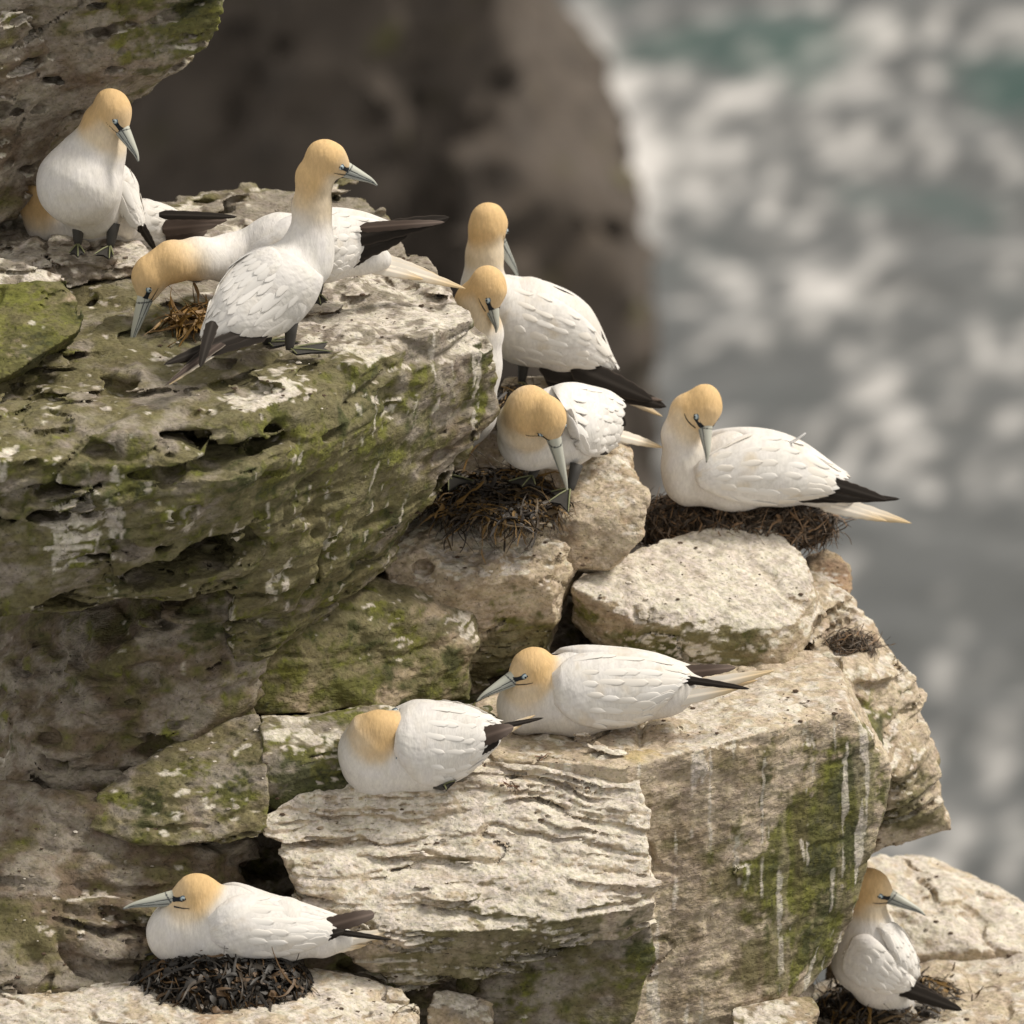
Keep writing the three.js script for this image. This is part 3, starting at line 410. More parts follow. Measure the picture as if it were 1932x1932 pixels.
rock({ name: 'stone', cell: 0.0052, seed: 20, low: 0.012, round: 0.006, beds: [[0.03, 0.008], [0.012, 0.004]],
  data: thing('small grey stone at the bottom edge beside the pale shelf', 'rock'),
  hulls: [Z([[820, 1868, 0.46], [880, 1868, 0.44], [934, 1890, 0.46], [936, 1932, 0.5], [900, 2000, 0.56], [800, 1990, 0.58], [800, 1900, 0.52], [840, 1900, 0.3], [920, 1990, 0.3]])],
  paint: { base: 'tan', second: 'grey', moss: -0.8, guano: -0.38, olive: -0.7, patches: [patch(850, 1920, 0.5, 30, 'earth', 0.9)] } });
rock({ name: 'stone', cell: 0.0052, seed: 21, low: 0.014, round: 0.006, beds: [[0.03, 0.010], [0.012, 0.004]],
  data: thing('flat grey-green stone at the bottom edge below the streaked face', 'rock'),
  hulls: [Z([[1385, 1902, 0.1], [1450, 1882, 0.04], [1530, 1878, 0.0], [1545, 1896, 0.04], [1542, 1930, 0.1], [1500, 2000, 0.2], [1380, 2000, 0.24], [1380, 1930, 0.16], [1400, 1950, -0.2], [1530, 1980, -0.2]])],
  paint: { base: 'tan', second: 'grey', moss: -0.5, guano: -0.38, olive: 0.0 } });

rock({ name: 'dome_rock', cell: 0.0067, seed: 22, low: 0.025, round: 0.03, beds: [[0.09, 0.010], [0.025, 0.005]], tilt: [0.2, 1, 0.1],
  data: thing('rounded whitewashed rock at the right behind the lowest gannet', 'rock'),
  hulls: [Z([[1560, 1650, -0.98], [1640, 1614, -1.1], [1690, 1604, -1.2], [1740, 1606, -1.25], [1830, 1640, -1.2], [1905, 1690, -1.1], [1990, 1740, -1.0], [1990, 1800, -0.86], [1900, 1790, -0.84], [1780, 1800, -0.82], [1700, 1800, -0.8], [1560, 1760, -0.84], [1560, 1900, -0.85], [1990, 1850, -0.85], [1560, 1750, -1.6], [1740, 1650, -1.7], [1990, 1760, -1.6]])],
  paint: { base: 'pale', second: 'tan', moss: -0.75, guano: -0.16, olive: -0.6, patches: [patch(1790, 1680, -1.1, 50, 'olive', 0.75), patch(1700, 1690, -1.05, 40, 'olive', 0.6), patch(1730, 1770, -0.85, 70, 'bare', 0.3)] } });
rock({ name: 'rock_shelf', cell: 0.0064, seed: 23, low: 0.022, round: 0.006, beds: [[0.06, 0.012], [0.02, 0.006]], tilt: [0.08, 1, -0.08],
  data: thing('cracked pale shelf in the bottom right corner below the lowest gannet', 'rock'),
  hulls: [Z([[1480, 1880, -0.7], [1560, 1850, -0.82], [1800, 1800, -0.86], [1990, 1770, -0.9], [1990, 1900, -0.5], [1900, 2010, -0.28], [1480, 2020, -0.3], [1480, 1960, -0.5], [1480, 2020, -1.2], [1990, 2000, -1.2], [1990, 1800, -1.2]])],
  paint: { base: 'pale', second: 'tan', moss: -0.95, guano: -0.33, olive: -0.8, red: 0.1, patches: [patch(1560, 1900, -0.6, 120, 'earth', 1.6)] } });

// ------------------------------------------------------------------ gannets
const WHITE = [0.79, 0.77, 0.74], GOLD = [0.73, 0.47, 0.185], CREAM = [0.76, 0.62, 0.42], BLACK = [0.022, 0.018, 0.015];
function grid(nu, nv, fn, closedV) { // fn(i/nu, j/nv) -> [Vector3, colour]
  const P = [], Cc = [], UV = [], I = [], w = nv + 1;
  for (let i = 0; i <= nu; i++) for (let j = 0; j <= nv; j++) { const [p, c] = fn(i / nu, j / nv); P.push(p.x, p.y, p.z); Cc.push(...c); UV.push(i / nu, j / nv); }
  for (let i = 0; i < nu; i++) for (let j = 0; j < nv; j++) { const a = i * w + j; I.push(a, a + w, a + 1, a + 1, a + w, a + w + 1); }
  const g = new THREE.BufferGeometry(); g.setAttribute('position', new THREE.Float32BufferAttribute(P, 3)); g.setAttribute('color', new THREE.Float32BufferAttribute(Cc, 3)); g.setAttribute('uv', new THREE.Float32BufferAttribute(UV, 2)); g.setIndex(I); g.computeVertexNormals(); return g;
}
function tube(pts, rad, sides, colour) { // tapered tube with closed ends
  const n = pts.length - 1, up = V3(0.31, 0.9, 0.2).normalize();
  return grid(n + 2, sides, (s, t) => {
    const k = Math.round(s * (n + 2)) - 1, i = clamp(k, 0, n), d = pts[Math.min(n, i + 1)].clone().sub(pts[Math.max(0, i - 1)]).normalize(), a = d.clone().cross(up).normalize(), b = d.clone().cross(a), r = k < 0 || k > n ? 0.0001 : (typeof rad === 'function' ? rad(i / n) : rad), q = t * Math.PI * 2;
    return [pts[i].clone().addScaledVector(a, Math.cos(q) * r).addScaledVector(b, Math.sin(q) * r), typeof colour === 'function' ? colour(i / n) : colour];
  });
}
// a flight or tail feather: a cambered, pointed blade with a shaft; nrm = the side that shows
function blade(a, b, width, nrm, col, edge, o = {}) {
  const ax = b.clone().sub(a), L = ax.length(), d = ax.clone().normalize(), side = d.clone().cross(nrm).normalize(), N = side.clone().cross(d).normalize(), bend = o.bend ?? 0.02, r = rng(Math.floor(Math.abs(a.x * 9173 + b.y * 7919) * 1000));
  const notch = r() * 6, blunt = o.blunt ?? 0.55;
  return grid(o.small ? 9 : 26, o.small ? 10 : 20, (s, t) => {
    const q = t * 2 * Math.PI, x = Math.cos(q), under = Math.sin(q) < 0, w = width * Math.pow(Math.min(1, s / 0.12 + 0.35), 0.8) * Math.pow(1 - Math.pow(s, 2.2), blunt) + 0.0002, ruff = 1 + 0.05 * Math.sin(s * 40 + notch) * (Math.abs(x) > 0.8 ? 1 : 0);
    const h = (under ? -0.0008 : 0.0012) * Math.abs(Math.sin(q)) + (Math.abs(x) < 0.16 && !under ? 0.0010 * (1 - s) : 0);
    const p = a.clone().addScaledVector(d, s * L).addScaledVector(side, x * w * ruff).addScaledVector(N, h - 0.12 * w * x * x + bend * Math.sin(s * 2.4) * 0.6);
    const c = [...col]; mixc(c, edge, Math.abs(x) > 0.9 ? 0.5 : 0); if (o.tip) mixc(c, o.tip, sstep(0.45, 0.95, s + 0.08 * x)); if (Math.abs(x) < 0.12 && !under) mixc(c, [c[0] * 1.8 + 0.02, c[1] * 1.75 + 0.02, c[2] * 1.7 + 0.02], 0.7);
    return [p, c];
  });
}
const capsule = (p, a, b, ra, rb) => { const bx = b.x - a.x, by = b.y - a.y, bz = b.z - a.z, x = p[0] - a.x, y = p[1] - a.y, z = p[2] - a.z, t = clamp((x * bx + y * by + z * bz) / (bx * bx + by * by + bz * bz + 1e-9), 0, 1), e = t * t * (3 - 2 * t); return Math.hypot(x - bx * t, y - by * t, z - bz * t) - (ra + (rb - ra) * (0.5 * t + 0.5 * e)); };
const smin = (a, b, k) => { const h = Math.max(k - Math.abs(a - b), 0) / k; return Math.min(a, b) - h * h * k * 0.25; };

/* b: z; body [[u,v,dz,r]...] a chain; neck [[u,v,dz,r]...] from the body to the nape; head [u,v,dz] centre; bill [u,v,dz] tip; up [x,y,z]; gold [near, far] m; wings [[ [uT,vT,uB,vB] ... stations from shoulder to end ], bulge]; */
let uSeed = 1;
function gannet(b) {
  const J = (q) => [Vz(q[0], q[1], b.z + q[2]), q[3] * S], body = b.body.map(J), neck = b.neck.map(J).map(([p_, r_]) => [p_, r_ * 0.93]), hc = Vz(b.head[0], b.head[1], b.z + b.head[2]), tip = Vz(b.bill[0], b.bill[1], b.z + b.bill[2]), hs = (b.size ?? 1) * 0.87, bs = hs * 1.13;
  const F = tip.clone().sub(hc).normalize(), U = V3(...(b.up ?? [0, 1, 0])); U.addScaledVector(F, -U.dot(F)).normalize(); const R = F.clone().cross(U).normalize();
  const billBase = 0.058 * hs, sc = 1 / S;
  const dBody = (p) => { let d = 9; for (let i = 0; i < body.length - 1; i++) d = smin(d, capsule(p, body[i][0], body[i + 1][0], body[i][1], body[i + 1][1]), 0.03); return d; };
  const chain = [...neck, [hc.clone().addScaledVector(F, -0.012 * hs), 0.042 * hs]];
  const c1 = hc.clone().addScaledVector(F, 0.012 * hs), c2 = hc.clone().addScaledVector(F, 0.044 * hs).addScaledVector(U, -0.007 * hs);
  const dHead = (p) => {
    const x = p[0] - hc.x, y = p[1] - hc.y, z = p[2] - hc.z, f = (x * F.x + y * F.y + z * F.z) / (0.057 * hs), u = (x * U.x + y * U.y + z * U.z) / (0.045 * hs), r = (x * R.x + y * R.y + z * R.z) / (0.040 * hs), l = Math.sqrt(f * f + u * u + r * r);
    return smin((l - 1) * 0.043 * hs, capsule(p, c1, c2, 0.038 * hs, 0.0185 * hs), 0.02);
  };
  const dNeck = (p) => { let d = 9; for (let i = 0; i < chain.length - 1; i++) d = smin(d, capsule(p, chain[i][0], chain[i + 1][0], chain[i][1], chain[i + 1][1]), 0.022); return d; };
  const dist = (p) => smin(dBody(p), smin(dNeck(p), dHead(p), 0.016), b.soft ?? 0.032);
  const q = [0, 0, 0], f = (x, y, z) => { q[0] = x; q[1] = y; q[2] = z; return dist(q) + 0.0024 * fbm(x * 16 + b.z * 9, y * 16, z * 16, 2) + 0.0006 * n3(x * 55, y * 34, z * 55 + b.z); }, f0 = (x, y, z) => { q[0] = x; q[1] = y; q[2] = z; return dist(q); };
  const lo = V3(9, 9, 9), hi = V3(-9, -9, -9); for (const [p, r] of [...body, ...chain, [c2, 0.05]]) { lo.min(p.clone().addScalar(-r - 0.03)); hi.max(p.clone().addScalar(r + 0.03)); }
  const m = nets(f, f0, 0.007, lo, hi, 0.0044), pos = m.pos, col = new Float32Array(pos.length), c = [0, 0, 0], [g0, g1] = b.gold ?? [0.06, 0.13];
  const eyeAt = (s) => { for (let t = 0.07; t > 0; t -= 0.0005) { const e = hc.clone().addScaledVector(F, 0.033 * hs).addScaledVector(U, 0.007 * hs).addScaledVector(R, s * t); if (dist([e.x, e.y, e.z]) < 0) return e; } return hc.clone(); };
  const eyes = [eyeAt(1), eyeAt(-1)];
  for (let i = 0; i < pos.length; i += 3) {
    const p = [pos[i], pos[i + 1], pos[i + 2]], db = dBody(p), dn = Math.min(dNeck(p), dHead(p)), x = p[0] - hc.x, y = p[1] - hc.y, z = p[2] - hc.z, hf = (x * F.x + y * F.y + z * F.z) / hs, hu = (x * U.x + y * U.y + z * U.z) / hs, hr = Math.abs(x * R.x + y * R.y + z * R.z) / hs;
    const onNeck = sstep(-0.035, 0.02, db - dn), far = Math.hypot(x, y, z) + 0.010 * fbm(p[0] * 30, p[1] * 30, p[2] * 30, 2), g = (1 - sstep(g0 * 0.45, g1 * 1.22, far)) * onNeck, sp = 1 + 0.03 * n3(p[0] * 60, p[1] * 60, p[2] * 60);
    c[0] = WHITE[0]; c[1] = WHITE[1]; c[2] = WHITE[2];
    mixc(c, CREAM, sstep(0, 0.55, g) * 0.85); mixc(c, GOLD, sstep(0.22, 0.9, g) * (0.78 - 0.3 * sstep(0.0, 0.05, hf) - 0.5 * sstep(0.012, 0.03, -hu) * sstep(-0.01, 0.03, hf)));
    const nz = 0.07 * fbm(p[0] * 12 + 5, p[1] * 12, p[2] * 12, 3); if (db < 0.02) mixc(c, [0.62, 0.52, 0.38], clamp((b.stain ?? 0.25) * sstep(-0.02, 0.06, nz), 0, 0.5));
    col[i] = c[0] * sp; col[i + 1] = c[1] * sp; col[i + 2] = c[2] * sp;
  }
  const base = body[Math.floor(body.length / 2)][0].clone(); base.y -= b.stand ?? 0.08;
  const g = new THREE.Group(); top(g, 'gannet', base, { label: b.label, category: 'bird', group: 'gannets nesting on the crag' });
  const put = (name, geo, mat, parent = g) => { if (!geo.userData.local) { geo.translate(-base.x, -base.y, -base.z); geo.userData.local = true; } return mesh(name, geo, mat, parent); };
  const bg = boxMapped(m, col, base, 0.16); bg.userData.local = true; put('body', bg, M.plumage);
  // bill: upper and lower half in one dagger, grooves and gape line dark
  const L = tip.distanceTo(hc) - billBase * 0.7, b0 = hc.clone().addScaledVector(F, billBase * 0.7).addScaledVector(U, -0.007 * hs), bd = tip.clone().sub(b0).normalize(), bu = U.clone().addScaledVector(bd, -U.dot(bd)).normalize(), br = bd.clone().cross(bu);
  put('beak', grid(60, 96, (s, t) => {
    const a = t * Math.PI * 2, ca = Math.cos(a), sa = Math.sin(a), k = Math.pow(1 - s, 0.84), h = (0.0222 * k + 0.0014) * bs * (s > 0.995 ? 0.05 : 1), w = (0.0188 * k + 0.0011) * bs * (s > 0.995 ? 0.05 : 1), droop = -0.007 * Math.pow(Math.max(0, s - 0.72) / 0.28, 2);
    const ang = Math.atan2(sa, Math.abs(ca)), mouth = Math.abs(ang + 0.25 - 0.2 * s) < 0.10 / (0.45 + k), groove = Math.abs(ang - 0.50 + 0.25 * s) < 0.065 / (0.4 + k) && s < 0.9, edge = s > 0.97, dip = mouth ? 0.88 : groove ? 0.93 : 1, rim = Math.abs(s - 0.165 - 0.07 * sa) < 0.014;
    const cc = [0.36, 0.385, 0.365]; mixc(cc, [0.52, 0.53, 0.46], sstep(0.1, 0.8, sa)); mixc(cc, [0.30, 0.31, 0.29], s * 0.3); if (mouth || groove || edge || rim) mixc(cc, [0.03, 0.036, 0.042], 0.9);
    return [b0.clone().addScaledVector(bd, s * L).addScaledVector(bu, (h * sa * (sa > 0 ? 1 : 0.82) + droop * hs) * dip).addScaledVector(br, w * ca * dip), cc];
  }), M.beak);
  // bare black skin: a wedge from the eye to the bill and a thin gape stripe below it
  const onHead = (hf, hu, s) => { const o = hc.clone().addScaledVector(F, hf * hs).addScaledVector(U, hu * hs); for (let t = 0.06; t > 0; t -= 0.0006) { const e = o.clone().addScaledVector(R, s * t); if (dist([e.x, e.y, e.z]) < 0) return e.addScaledVector(R, s * 0.0011).addScaledVector(F, 0.0006); } return o; };
  const ribbon = (list, s) => { const n = list.length - 1, at = (x) => { const i = Math.min(n - 1, Math.floor(x * n)), k = x * n - i; return [0, 1, 2].map((c_) => lerp(list[i][c_], list[i + 1][c_], k)); }; return grid(14, 6, (x, t) => { const [hf, hu, hw] = at(x); return [onHead(hf, hu + (t * 2 - 1) * hw, s), [0.022, 0.026, 0.032]]; }); };
  for (const s of [1, -1]) { put('bare_skin', ribbon([[0.026, 0.008, 0.0012], [0.036, 0.007, 0.0062], [0.048, 0.005, 0.0048], [0.060, 0.004, 0.0068]], s), M.feather); put('gape_stripe', ribbon([[0.022, -0.0135, 0.0006], [0.036, -0.0135, 0.0011], [0.060, -0.012, 0.0016]], s), M.feather); }
  for (const [i, e] of eyes.entries()) {
    const o = e.clone().sub(hc); const out = R.clone().multiplyScalar(i ? -1 : 1).addScaledVector(F, 0.25).normalize();
    const s = new THREE.SphereGeometry(0.0082 * hs, 20, 14); s.translate(e.x - out.x * 0.0035, e.y - out.y * 0.0035, e.z - out.z * 0.0035); const eye = put('eye', s, M.eye);
    const t = new THREE.TorusGeometry(0.0082 * hs, 0.0013 * hs, 8, 24); t.applyQuaternion(new THREE.Quaternion().setFromUnitVectors(V3(0, 0, 1), out)); t.translate(e.x - out.x * 0.0012, e.y - out.y * 0.0012, e.z - out.z * 0.0012); put('eye_ring', t, M.ring, eye);
    const pz = new THREE.SphereGeometry(0.0030 * hs, 14, 10); pz.translate(e.x + out.x * 0.0034, e.y + out.y * 0.0034, e.z + out.z * 0.0034); put('pupil', pz, M.pupil, eye);
  }
  // folded wings laid on the flank
  const surf = (u, v) => { let best = 9, bz = 0; for (let dz = 0.32; dz > -0.3; dz -= 0.003) { const p = Vz(u, v, b.z + dz), d = dist([p.x, p.y, p.z]); if (d < 0) return dz; if (d < best) { best = d; bz = dz; } } return bz; };
  let first = null;
  for (const w of b.wings ?? []) {
    const st = w.at.map(([uT, vT, uB, vB]) => { const um = (uT + uB) / 2, vm = (vT + vB) / 2; return [Vz(uT, vT, b.z + (w.dz ? w.dz[0] : surf(uT, vT))), Vz(um, vm, b.z + (w.dz ? (w.dz[0] + w.dz[1]) / 2 + (w.dz[2] ?? 0) : surf(um, vm))), Vz(uB, vB, b.z + (w.dz ? w.dz[1] : surf(uB, vB)))]; });
    const cu = [0, 1, 2].map((k) => new THREE.CatmullRomCurve3(st.map((x) => x[k]), false, 'centripetal'));
    const at = (s, t) => { const a = cu[0].getPoint(s), m_ = cu[1].getPoint(s), e = cu[2].getPoint(s), k0 = 2 * (t - 0.5) * (t - 1), k1 = 4 * t * (1 - t), k2 = 2 * t * (t - 0.5); return V3(a.x * k0 + m_.x * k1 + e.x * k2, a.y * k0 + m_.y * k1 + e.y * k2, a.z * k0 + m_.z * k1 + e.z * k2); };
    const len = cu[1].getLength(), wid = st[Math.floor(st.length / 2)][0].distanceTo(st[Math.floor(st.length / 2)][2]), bulge = w.bulge ?? 0.011, mir = w.mirror;
    const surfPt = (s, t, outer) => {
      const p = at(s, t), ds = at(Math.min(1, s + 0.01), t).sub(at(Math.max(0, s - 0.01), t)), dt = at(s, Math.min(1, t + 0.02)).sub(at(s, Math.max(0, t - 0.02))), n = ds.clone().cross(dt).normalize(); if (n.dot(CF) > 0) n.negate();
      const along = ds.normalize(), rim = Math.pow(Math.max(0, 1 - Math.pow(Math.abs(2 * t - 1), 5)), 0.5) * Math.pow(Math.min(1, s / 0.1), 0.5) * lerp(1, 0.75, sstep(0.6, 1, s));
      if (!outer) return p.addScaledVector(n, -0.012);
      const A = s * len, W = t * wid, row = A / 0.024, k = Math.floor(row), ph = row + 0.34 * Math.cos(W / 0.021 * 6.283 + (k & 1) * 3.14) + 0.25 * n3(A * 20, W * 20, b.z * 5), scal = (ph - Math.floor(ph)), rise = scal < 0.85 ? scal / 0.85 : (1 - scal) / 0.15;
      const big = sstep(0.35, 0.8, t) * Math.abs(Math.sin((A * 0.4 + W) / 0.019 * 3.14)), ragged = sstep(0.86, 1, s) * 0.012 * Math.abs(Math.sin(t * 19 + b.z * 7)) + sstep(0.9, 1, t) * 0.004 * Math.sin(A / 0.012 * 3.14);
      return p.addScaledVector(n, bulge * rim + 0.0009 * rise * rim * clamp(0.55 + n3(A * 9, W * 9, b.z), 0.1, 1.2) + 0.0006 * big * rim + 0.0036 * rim * fbm(A * 6, W * 20, b.z * 3, 2)).addScaledVector(along, ragged);
    };
    const tint = (s, t) => { const cc = [...WHITE], nz = fbm(s * 5 + b.z * 3, t * 4, 2, 3); mixc(cc, [0.66, 0.55, 0.38], clamp((b.stain ?? 0.25) * 1.3 * sstep(0.05, 0.4, nz), 0, 0.6)); const A = s * len, W = t / 0.8 * wid, row = A / 0.024, k = Math.floor(row), ph = row + 0.34 * Math.cos(W / 0.021 * 6.283 + (k & 1) * 3.14) + 0.25 * n3(A * 20, W * 20, b.z * 5), e = ph - Math.floor(ph); if (e > 0.84) mixc(cc, [0.55, 0.51, 0.46], 0.24 * clamp(0.5 + n3(A * 13, W * 13, 3.3 + b.z), 0, 1)); return cc; };
    const flip = (p) => mir ? V3(p.x, p.y, 2 * (b.z + (b.mirrorZ ?? 0)) - p.z) : p;
    const geo = grid(72, 90, (s, t) => t < 0.8 ? [flip(surfPt(s, t / 0.8, true)), tint(s, t)] : [flip(surfPt(s, 1 - (t - 0.8) / 0.2, false)), tint(s, 1 - t)]);
    const wing = put('wing', geo, M.plumage); first ??= wing;
    if (!mir) { // overlapping covert feathers, each a small blade shingled over the next
      const r = rng(Math.floor(b.z * 1000 + st.length * 7 + uSeed++)), fs = [];
      for (const s0 of [0.80, 0.68, 0.56, 0.44, 0.32, 0.2]) for (let k = 0; k < 6; k++) {
        const t0 = clamp(0.10 + k * 0.155 + (r() - 0.5) * 0.07 + (s0 * 50 % 2) * 0.03, 0.06, 0.92), sA = s0 + (r() - 0.5) * 0.05, sB = Math.min(0.97, sA + (0.058 + 0.03 * s0 + 0.012 * r()) / len), t1 = clamp(t0 + 0.03, 0, 0.95), p0 = surfPt(sA, t0, true), p1 = surfPt(sB, t1, true), pm = surfPt((sA + sB) / 2, (t0 + t1) / 2, true), n = p1.clone().sub(p0).cross(surfPt(sA, Math.min(1, t0 + 0.1), true).sub(surfPt(sA, Math.max(0, t0 - 0.1), true))).normalize(); if (n.dot(CF) > 0) n.negate();
        const sag = pm.sub(p0.clone().lerp(p1, 0.5)).dot(n); p0.addScaledVector(n, -0.0015); p1.addScaledVector(n, 0.0008);
        const w0 = [...WHITE]; mixc(w0, [0.66, 0.57, 0.43], clamp((b.stain ?? 0.25) * r() * 0.7, 0, 0.35));
        fs.push(blade(p0, p1, (0.0105 + 0.004 * r()) * (0.7 + 0.5 * s0), n, w0, [0.70, 0.67, 0.62], { small: true, blunt: 0.32, bend: Math.max(0.0006, sag * 1.3 + 0.0004) }));
      }
      put('coverts', mergeGeometries(fs), M.feather, wing);
    }
    for (const [u0, v0, d0, u1, v1, d1, width, o] of w.primaries ?? []) put('flight_feather', blade(flip(Vz(u0, v0, b.z + d0)), flip(Vz(u1, v1, b.z + d1)), width * S, o?.n ? V3(...o.n) : V3(0, 0.45, 0.9), o?.brown ? [0.075, 0.055, 0.045] : BLACK, [0.07, 0.055, 0.045], { tip: o?.brown ? [0.14, 0.11, 0.095] : undefined, blunt: o?.blunt, bend: o?.bend }), M.feather, wing);
  }
  for (const [u0, v0, d0, u1, v1, d1, width, o] of b.tail ?? []) put('tail_feather', blade(Vz(u0, v0, b.z + d0), Vz(u1, v1, b.z + d1), width * S, o?.n ? V3(...o.n) : V3(0, 0.5, 0.85), o?.dark ? [0.06, 0.045, 0.038] : [0.74, 0.69, 0.61], o?.dark ? [0.55, 0.48, 0.4] : [0.62, 0.52, 0.38], { tip: o?.dark ? undefined : [0.62, 0.48, 0.29], blunt: o?.blunt ?? 0.8 }), M.feather);
  for (const l of b.legs ?? []) {
    const P3 = (x) => Vz(x[0], x[1] - 4, b.z + x[2] + 0.012), hip = P3(l.hip), an = P3(l.ankle), toes = l.toes.map(P3);
    const leg = put('leg', tube([hip, hip.clone().lerp(an, 0.4), hip.clone().lerp(an, 0.8), an], (s) => lerp(0.016, 0.0085, s), 12, [1, 1, 1]), M.leg);
    const web = []; for (let i = 0; i < toes.length - 1; i++) { const mid = toes[i].clone().lerp(toes[i + 1], 0.5).lerp(an, 0.18); web.push(an, toes[i], mid, an, mid, toes[i + 1]); }
    const up = V3(0, 0.0035, 0), P = []; for (let i = 0; i < web.length; i += 3) { const [a, c_, d] = web.slice(i, i + 3); for (const p of [a.clone().add(up), c_, d]) P.push(p.x, p.y, p.z); for (const p of [a, d, c_]) P.push(p.x, p.y - 0.004, p.z); }
    const wg = new THREE.BufferGeometry(); wg.setAttribute('position', new THREE.Float32BufferAttribute(P, 3)); wg.computeVertexNormals(); put('foot', wg, M.leg, leg);
    for (const t of toes) put('toe', tube([an.clone().addScaledVector(up, 1.2), an.clone().lerp(t, 0.5).addScaledVector(up, 1.3), t.clone().addScaledVector(up, 0.3)], (s) => lerp(0.0024, 0.0012, s), 8, [1, 1, 1]), M.toe, leg);
  }
  if (b.extra) b.extra(g, put, first);
  if (globalThis.TIMES) console.log('gannet', m.idx.length / 3, Date.now() - T0);
  return g;
}
const side = (w) => [w, { ...w, mirror: true, primaries: [] }];

gannet({ z: -0.53, label: 'gannet standing under the overhang, breast to us, bill pointing down right', gold: [0.075, 0.135], up: [0.75, 0.5, 0.3],
  body: [[172, 300, 0.0, 60], [152, 346, 0.02, 79], [172, 392, -0.02, 54], [212, 360, -0.08, 46], [224, 400, -0.1, 38], [242, 434, -0.13, 20]], neck: [[190, 275, 0.0, 50], [193, 235, 0.0, 38]], head: [214, 208, 0.02], bill: [265, 304, 0.08], stain: 0.2, stand: 0.16,
  wings: [{ at: [[222, 308, 212, 325], [244, 326, 208, 362], [256, 356, 222, 392], [263, 392, 244, 412], [265, 414, 256, 424]], dz: [-0.05, 0.0, 0.03], bulge: 0.012, primaries: [[258, 402, -0.02, 264, 436, -0.03, 9], [256, 410, -0.05, 292, 470, -0.1, 9]] }],
  tail: [[236, 425, -0.12, 272, 458, -0.16, 14], [240, 420, -0.13, 262, 460, -0.14, 12]],
  legs: [{ hip: [148, 425, 0.02], ankle: [147, 466, 0.03], toes: [[130, 482, 0.08], [147, 488, 0.1], [160, 482, 0.08]] }, { hip: [214, 425, 0.0], ankle: [208, 470, 0.02], toes: [[178, 484, 0.06], [206, 492, 0.09], [214, 486, 0.08]] }] });

gannet({ z: -0.72, label: 'gannet almost hidden behind the one standing under the overhang, dark wing tip showing', gold: [0.06, 0.11], up: [0, 1, 0],
  body: [[95, 425, 0, 42], [180, 425, 0, 52], [270, 425, 0, 46], [320, 440, 0, 24]], neck: [[80, 410, 0.02, 36], [70, 385, 0.02, 34]], head: [72, 362, 0.02], bill: [110, 405, -0.12],
  wings: [{ at: [[150, 390, 160, 455], [210, 382, 220, 465], [275, 378, 280, 470], [320, 390, 315, 466], [356, 412, 338, 455]], primaries: [[300, 405, 0.06, 446, 410, 0.02, 9], [312, 425, 0.05, 428, 416, 0.02, 14, { brown: 1 }], [312, 445, 0.05, 390, 436, 0.02, 20, { brown: 1 }], [306, 432, 0.055, 410, 424, 0.03, 16, { brown: 1 }]] }],
  tail: [[300, 450, 0, 370, 462, -0.05, 14]] });

gannet({ z: -0.36, label: 'gannet stretching low to the left, head down, behind the tall standing gannet', gold: [0.085, 0.15], up: [-0.75, 0.55, 0.25],
  body: [[450, 485, 0.0, 48], [530, 468, 0.0, 62], [610, 468, 0.0, 62], [680, 478, -0.02, 38], [720, 490, -0.03, 20]], neck: [[420, 488, 0.03, 46], [372, 488, 0.08, 40], [325, 494, 0.12, 40]], head: [283, 522, 0.14], bill: [244, 656, 0.2], stain: 0.25,
  wings: [{ at: [[470, 455, 475, 500], [540, 410, 560, 520], [620, 392, 620, 528], [680, 398, 645, 515], [728, 414, 672, 486]], primaries: [[650, 452, 0.03, 848, 411, -0.02, 20], [650, 478, 0.03, 770, 440, 0.0, 24], [640, 496, 0.03, 700, 478, 0.02, 18], [680, 430, 0.03, 838, 420, -0.01, 10, { brown: 1 }]] }],
  tail: [[690, 490, -0.02, 876, 545, -0.08, 15], [690, 500, -0.02, 800, 528, -0.05, 14], [690, 480, -0.03, 830, 524, -0.08, 13]],
  legs: [{ hip: [600, 520, 0], ankle: [600, 560, 0], toes: [[590, 575, 0.05], [605, 578, 0.06], [618, 572, 0.05]] }] });

gannet({ z: -0.05, label: 'tallest gannet upright on the slab edge, looking right, folded tail to us', gold: [0.06, 0.17], up: [-0.2, 1, 0.1],
  body: [[574, 492, -0.06, 56], [512, 546, 0.0, 73], [452, 594, 0.07, 53], [412, 630, 0.12, 26]], neck: [[588, 448, -0.07, 44], [588, 392, -0.08, 36], [594, 335, -0.08, 35]], head: [618, 300, -0.08], bill: [715, 347, -0.10], stain: 0.12, stand: 0.16, size: 0.98,
  wings: [{ at: [[540, 470, 612, 522], [490, 468, 590, 575], [446, 494, 545, 622], [414, 548, 478, 640], [386, 622, 402, 650]], bulge: 0.014, primaries: [[402, 606, 0.19, 377, 698, 0.31, 12], [480, 622, 0.12, 306, 690, 0.28, 13], [505, 626, 0.10, 330, 686, 0.26, 15], [440, 630, 0.14, 340, 702, 0.29, 12]] },
    { at: [[520, 470, 540, 495], [488, 474, 520, 520], [450, 494, 475, 550], [412, 552, 432, 596], [382, 634, 392, 650]], bulge: 0.016 }],
  tail: [[440, 630, 0.15, 308, 732, 0.34, 9, { dark: 1 }], [436, 640, 0.14, 316, 730, 0.33, 9], [430, 634, 0.13, 335, 718, 0.30, 9]],
  legs: [{ hip: [550, 612, 0.02], ankle: [546, 664, 0.03], toes: [[618, 650, 0.0], [628, 668, 0.04], [560, 672, 0.06]] }, { hip: [510, 612, -0.04], ankle: [502, 652, -0.08], toes: [[560, 636, -0.1], [568, 650, -0.06], [515, 658, -0.04]] }] });

